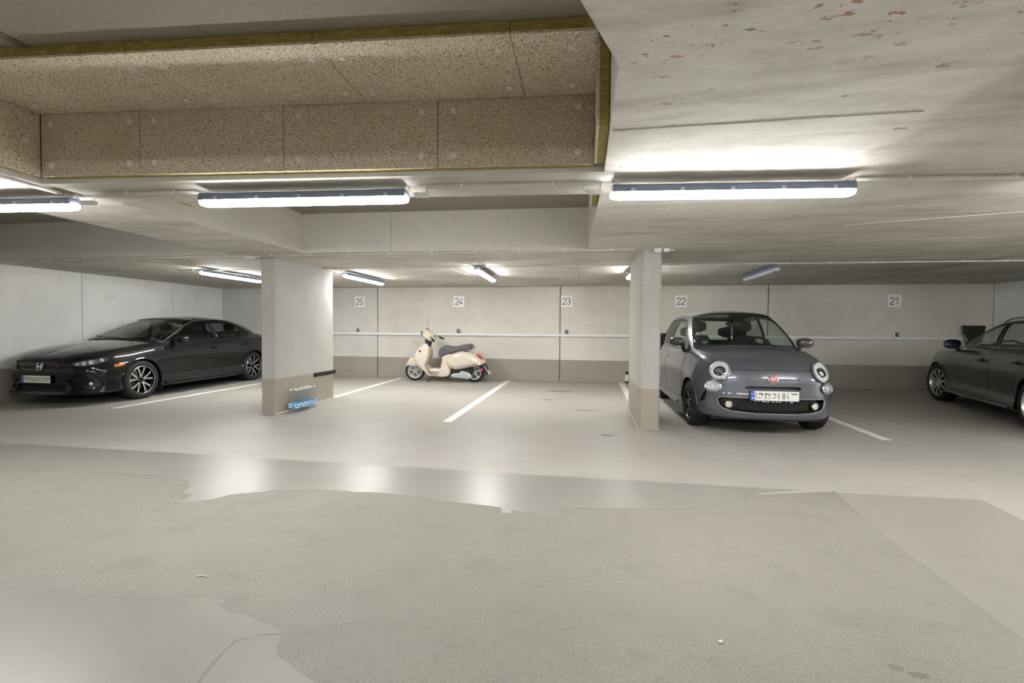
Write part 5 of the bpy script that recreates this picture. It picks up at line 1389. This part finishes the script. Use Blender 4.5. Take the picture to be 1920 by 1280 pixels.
def scooter():
    r = thing('motor_scooter', 'cream motor scooter with grey seat standing by the back wall', 'scooter')
    x0, y0 = -3.835, 10.42
    r.matrix_world = Matrix.Translation((x0, y0, fz(x0, y0))) @ Matrix.Rotation(-.008, 4, 'Z') @ Matrix.Rotation(.05, 4, 'X')
    CM = 'scooter_cream'
    def wheel(x, z, rt, rz, rim):
        k = MB(); w = .055; prof = [(rt*.70, -w*.8), (rt*.80, -w), (rt*.93, -w*.85), (rt*.985, -w*.5), (rt, 0), (rt*.985, w*.5), (rt*.93, w*.85), (rt*.80, w), (rt*.70, w*.8)]
        k.lathe(prof, 40, 'y'); t_ = k.obj('wheel', 'tyre', r, True, .8); t_.location = (x, 0, z); t_.rotation_euler = (0, 0, rz)
        k = MB(); k.lathe([(rt*.70, -w*.85), (rt*.73, -w*.95), (rt*.66, -w*.85), (rt*.64, -w*.3), (rt*.64, w*.3), (rt*.66, w*.85), (rt*.73, w*.95), (rt*.70, w*.85)], 40, 'y'); k.obj('rim', 'cast_silver', t_, True, .8)
        k = MB(); k.lathe([(0, -w*.3), (rt*.45, -w*.3), (rt*.45, -w*.2), (0, -w*.2)], 30, 'y'); k.obj('brake_disc', 'disc_steel', t_, True, .5)
        for i in range(5):
            a = i*2*PI/5+.3; ca, sa = math.cos(a), math.sin(a); k = MB()
            k.tube([(0, -w*.5, 0), (rt*.35*ca, -w*.55, rt*.35*sa), (rt*.67*ca, -w*.6, rt*.67*sa)], .014, 6, rr=[.02, .014, .018]); k.obj('spoke', rim, t_, True)
        return t_
    wheel(0, .228, .228, .20, 'cast_silver'); wheel(1.41, .228, .228, 0, 'cast_silver')
    slab([(-.205, .33), (-.195, .41), (-.15, .49), (-.07, .55), (.02, .55), (.11, .50), (.165, .42), (.175, .345), (.05, .335), (-.08, .33)], .085, .06).obj('front_fender', CM, r, True, 1.2)
    slab([(.21, .843), (.12, .74), (.062, .655), (.044, .58), (.10, .42), (.235, .26), (.35, .155), (.487, .138), (.40, .25), (.305, .378), (.350, .494), (.385, .64), (.375, .785), (.298, .872)], .20, .05, taper=lambda x, z: 1-.35*max(0, (z-.55)/.35) - .25*max(0, (.3-z)/.2)).obj('leg_shield', CM, r, True, 1.2)
    for i, (x, z) in enumerate(((.150, .70), (.118, .635), (.118, .57))):
        k = MB(); k.bevbox((x+.028, -.168+.012*i*0, z), (.055, .012, .045), .004); k.obj('grille_slot', 'mesh_dark', r)
    slab([(.254, .974), (.41, .916), (.36, .76), (.28, .755)], .06, .03, spline=False).obj('steering_column', 'black_plastic', r, True, .8)
    hs = slab([(.196, 1.08), (.215, 1.163), (.298, 1.195), (.414, 1.12), (.50, 1.03), (.487, .945), (.414, .916), (.26, .974), (.20, 1.02)], .095, .065).obj('headset', CM, r, True, 1.2)
    k = MB(); k.tube([(.186, .066*math.cos(a)-.02, 1.085+.066*math.sin(a)) for a in np.linspace(0, 2*PI, 29)[:-1]], .010, 7, closed=True); h = k.obj('headlamp', 'chrome', r, True)
    k = MB(); k.lathe([(0, -.022), (.03, -.016), (.062, 0)], 24, 'x', (.184, -.02, 1.085)); k.obj('headlamp_lens', 'reflector', h, True)
    for s in (-1, 1):
        k = MB(); k.tube([(.40, s*.06, 1.04), (.46, s*.22, 1.02), (.50, s*.28, 1.00)], .014, 8); b = k.obj('handlebar', 'steel', r, True)
        k = MB(); k.tube([(.50, s*.27, 1.00), (.585, s*.37, .945)], .019, 10); k.obj('grip', 'black_rubber', b, True)
        k = MB(); k.tube([(.44, s*.18, 1.035), (.50, s*.30, .975), (.54, s*.34, .93)], .005, 6); k.obj('brake_lever', 'chrome', b, True)
    k = MB(); k.tube([(.30, .10, 1.18), (.295, .14, 1.26), (.27, .17, 1.36)], .006, 6); m = k.obj('mirror', 'chrome', r, True)
    k = MB(); k.lathe([(0, -.018), (.035, -.014), (.05, 0), (.048, .004), (0, .004)], 20, 'x', (.255, .18, 1.40)); k.obj('mirror_head', 'chrome', m, True)
    k = MB(); k.tube([(.42, -.10, 1.06), (.50, -.20, 1.065), (.57, -.26, 1.06)], .006, 6); m = k.obj('mirror', 'chrome', r, True)
    k = MB(); k.bevbox((.605, -.28, 1.055), (.085, .02, .055), .009, 0, -.3); k.obj('mirror_head', 'chrome', m, True)
    k = MB(); k.tube([(.31, -.06, 1.19), (.33, -.09, 1.215), (.35, -.06, 1.20)], .010, 6); k.obj('switch', 'black_plastic', r, True)
    slab([(.34, .16), (.36, .25), (.42, .30), (.62, .305), (.70, .36), (.76, .38), (.86, .34), (.87, .18), (.80, .135), (.5, .13)], .185, .03).obj('floorboard', CM, r, True, 1.0)
    for i in range(4):
        k = MB(); z = .315-.0*i; k.tube([(.30+.022*i, -.19, .40-.045*i), (.34+.022*i, -.192, .31-.04*i), (.46+.02*i, -.192, .235-.03*i), (.62, -.19, .235-.03*i)], .004, 5); k.obj('floor_rail', 'black_rubber', r, True)
    slab([(.64, .33), (.665, .45), (.68, .57), (.80, .64), (.98, .62), (.98, .33), (.80, .30)], .13, .05).obj('tunnel', CM, r, True, 1.0)
    slab([(.80, .55), (.94, .654), (1.156, .712), (1.418, .645), (1.56, .55), (1.675, .465), (1.64, .42), (1.52, .392), (1.23, .325), (.96, .29), (.83, .36), (.775, .47)], .215, .12, nl=7).obj('rear_cowl', CM, r, True, 1.2)
    slab([(.589, .645), (.647, .77), (.734, .822), (.88, .805), (1.01, .812), (1.156, .845), (1.34, .855), (1.388, .80), (1.30, .727), (1.083, .70), (.909, .654), (.70, .585), (.61, .585)], .145, .06).obj('seat', 'seat_grey', r, True, 1.2)
    slab([(1.45, .62), (1.50, .645), (1.56, .60), (1.61, .53), (1.585, .505), (1.52, .53)], .10, .03).obj('tail_lamp', 'red_lens', r, True, 1.0)
    k = MB(); k.tube([(1.25, -.12, .735), (1.36, -.13, .74), (1.40, -.10, .79), (1.395, 0, .80), (1.40, .10, .79), (1.36, .13, .74), (1.25, .12, .735)], .009, 7); k.obj('grab_rail', 'chrome', r, True)
    slab([(1.56, .40), (1.66, .42), (1.72, .30), (1.74, .19), (1.70, .19), (1.62, .30)], .06, .015).obj('rear_mudguard', 'black_plastic', r, True, .9)
    k = MB(); k.add([(1.655, -.11, .385), (1.655, .09, .385), (1.775, .09, .195), (1.775, -.11, .195), (1.649, -.11, .381), (1.649, .09, .381), (1.769, .09, .191), (1.769, -.11, .191)], [(0, 1, 2, 3), (7, 6, 5, 4), (0, 4, 5, 1), (1, 5, 6, 2), (2, 6, 7, 3), (3, 7, 4, 0)]); p_ = k.obj('number_plate', 'plate_white', r)
    k = MB()
    for q in range(5): k.box((1.690+.014*q, -.111, .325-.022*q), (.012, .004, .008)); 
    k.obj('plate_marks', 'ink', p_)
    k = MB(); k.bevbox((1.60, -.07, .30), (.06, .02, .05), .006); k.obj('rear_reflector', 'red_lens', r)
    slab([(.80, .30), (1.0, .31), (1.25, .33), (1.42, .30), (1.35, .16), (1.10, .12), (.86, .13)], .11, .03).obj('engine_block', 'black_plastic', r, True, .9)
    slab([(.894, .160), (.96, .205), (1.08, .215), (1.13, .26), (1.24, .25), (1.36, .19), (1.38, .14), (1.316, .087), (1.17, .095), (1.03, .11), (.92, .125)], .035, .02, y0=-.14).obj('engine_cover', 'cast_silver', r, True, .9)
    k = MB(); k.tube([(.05, -.07, .235), (.10, -.075, .32), (.15, -.06, .42)], .016, 7); k.obj('fork', 'cast_silver', r, True)
    k = MB(); k.tube([(.45, -.13, .15), (.40, -.17, .08), (.365, -.21, .015)], .010, 6); k.tube([(.365, -.21, .015), (.39, -.22, .012)], .014, 6); k.tube([(.30, -.12, .11), (.335, -.16, .045), (.36, -.20, .03)], .007, 6); k.obj('side_stand', 'black_plastic', r, True)
    k = MB(); k.tube([(.66, -.189, .255), (.66, -.189, .278), (.70, -.189, .282), (.705, -.189, .272), (.755, -.189, .272), (.755, -.189, .255)], .003, 5, closed=True); k.obj('side_badge', 'chrome', r, True)
scooter()

# ------------------------------------------------------------------ water bottles, spray can, wall bags
t = NT('label_blue'); t.set(color=t.ramp(t.noise(30, 3), [(.38, srgb(70, 150, 208)), (.5, srgb(120, 182, 222)), (.62, srgb(226, 232, 236))]), rough=.35)
plain('cap_white', srgb(214, 222, 228), .4)
glassmat('film_clear', (.97, .98, .985, 1))
t = NT('water'); t.n.remove(t.b); _a = t.n.new('ShaderNodeBsdfTransparent'); _a.inputs[0].default_value = (.80, .88, .93, 1); _d = t.n.new('ShaderNodeBsdfGlossy'); _d.inputs['Roughness'].default_value = .1
_m = t.n.new('ShaderNodeMixShader'); _m.inputs[0].default_value = .15; t.l.new(_a.outputs[0], _m.inputs[1]); t.l.new(_d.outputs[0], _m.inputs[2]); t.l.new(_m.outputs[0], t.out.inputs[0])
def bottle_meshes():
    R = .043
    prof = [(0, .002), (.030, 0), (.040, .006), (R, .02), (R, .06), (R-.003, .066), (R, .072), (R, .175), (R-.004, .182), (R, .19), (R-.001, .215), (R-.006, .245), (.026, .285), (.016, .305), (.0135, .315), (.0135, .325)]
    k = MB(); k.lathe(prof, 20); b = k.mesh('bottle', True); b.materials.append(MATS['pet_clear'])
    k = MB(); k.lathe([(.0165, .312), (.0165, .333), (.014, .335), (0, .335)], 14); c = k.mesh('cap', True); c.materials.append(MATS['cap_white'])
    k = MB(); k.lathe([(R+.0008, .062), (R+.0008, .125)], 20); l = k.mesh('label_band', True); l.materials.append(MATS['label_blue'])
    k = MB(); k.lathe([(0, .006), (R-.004, .008), (R-.003, .19), (R-.010, .245), (.018, .29), (0, .292)], 20); w = k.mesh('water', True); w.materials.append(MATS['water'])
    return b, c, l, w
BM, BC, BL, BW = bottle_meshes()
rowlab = ['first', 'second', 'third', 'fourth', 'fifth', 'sixth']
for i in range(6):
    for j in range(2):
        x = PLx1+.075+j*.092; y = 6.33+i*.090
        o = link('water_bottle', BM, 'pet_clear'); o.location = (x, y, fz(x, y)+.003); o.rotation_euler = (0, 0, i*1.3+j)
        for nm, me in (('cap', BC), ('label_band', BL)): link(nm, me, 'cap_white', o)
        tag(o, 'clear water bottle at the pillar, %s from the front in the %s row' % (rowlab[i], ('inner', 'outer')[j]), 'bottle', 'water bottles at the broad pillar')
r = thing('spray_can', 'small white and black spray can on the floor at the back wall', 'can', (1.00, 10.90, fz(1, 10.9)+.001))
k = MB(); k.lathe([(0, 0), (.030, 0), (.033, .006), (.033, .19), (.028, .205)], 20); k.obj('can_body', 'white_plastic', r, True, .6)
k = MB(); k.lathe([(.0335, .004), (.0335, .055)], 20); k.obj('label_band', 'ink', r, True)
k = MB(); k.lathe([(.029, .200), (.031, .205), (.031, .26), (.024, .268), (0, .268)], 20); k.obj('can_cap', 'gloss_black', r, True, .6)
def wallbag(x, z, lab, txt=None):
    r = thing('wall_bag', lab, 'bag', (x, W-.066, z), 0, 'black covers hung on the rail')
    out = [(-.16, .19), (-.05, .185), (.10, .188), (.22, .18), (.20, .02), (.14, -.17), (.0, -.20), (-.07, -.19), (-.13, .0)]
    slab(out, .055, .03, y0=-.055, spline=False).obj('bag_body', 'bag_black', r, True, .9)
    k = MB(); k.tube([(-.14, -.11, .15), (0, -.125, .10), (.18, -.112, .14)], .007, 6); k.obj('strap', 'black_rubber', r, True)
    k = MB(); k.tube([(-.14, -.07, -.0), (-.12, -.08, -.09), (-.07, -.07, -.16)], .006, 6); k.obj('cord', 'white_plastic', r, True)
    return r
t = NT('bag_black'); n_ = t.noise(14, 4); t.set(color=t.ramp(n_, [(.3, srgb(14, 14, 15)), (.7, srgb(34, 34, 36))]), rough=.6); t.bump(n_, .6, .02)
wallbag(1.74, .99, 'black bag hung on the rail behind the narrow pillar')
wallbag(7.86, 1.20, 'black bag hung on the rail above the anthracite estate')
# crumbs of grit on the floor
random.seed(4)
for (x, y, s, lab) in ((-1.93, 2.12, .03, 'thin pale straw lying on the matte floor at the left'), (.58, 2.02, .012, 'tiny white pebble lying on the matte floor coating')):
    if s > .02:
        k = MB(); k.tube([(x-.03, y, fz(x, y)+.005), (x, y+.006, fz(x, y)+.007), (x+.035, y+.003, fz(x, y)+.005)], .003, 5); tag(k.obj('straw', 'washer', None, True), lab, 'straw')
    else:
        k = MB(); k.bevbox((x, y, fz(x, y)+.006), (.018, .012, .010), .003, 0, .6); tag(k.obj('pebble', 'white_plastic'), lab, 'pebble')

plain('stain_brown', srgb(116, 108, 94), .5, var=.25, scale=9)
random.seed(9)
for cx_, cy_, rx, ry in ((-.45, 9.30, .34, .09), (-.62, 8.2, .12, .05), (.31, 5.68, .10, .05), (.05, 7.3, .2, .03), (1.21, 1.98, .03, .02), (1.27, 1.95, .04, .018)):
    pts = []
    for i in range(18):
        a = 2*PI*i/18; q = .65+.45*random.random(); pts.append((cx_+rx*q*math.cos(a), cy_+ry*q*math.sin(a)))
    floor_poly('oil_stain', pts, 'stain_brown', .0015, floor, .0005)
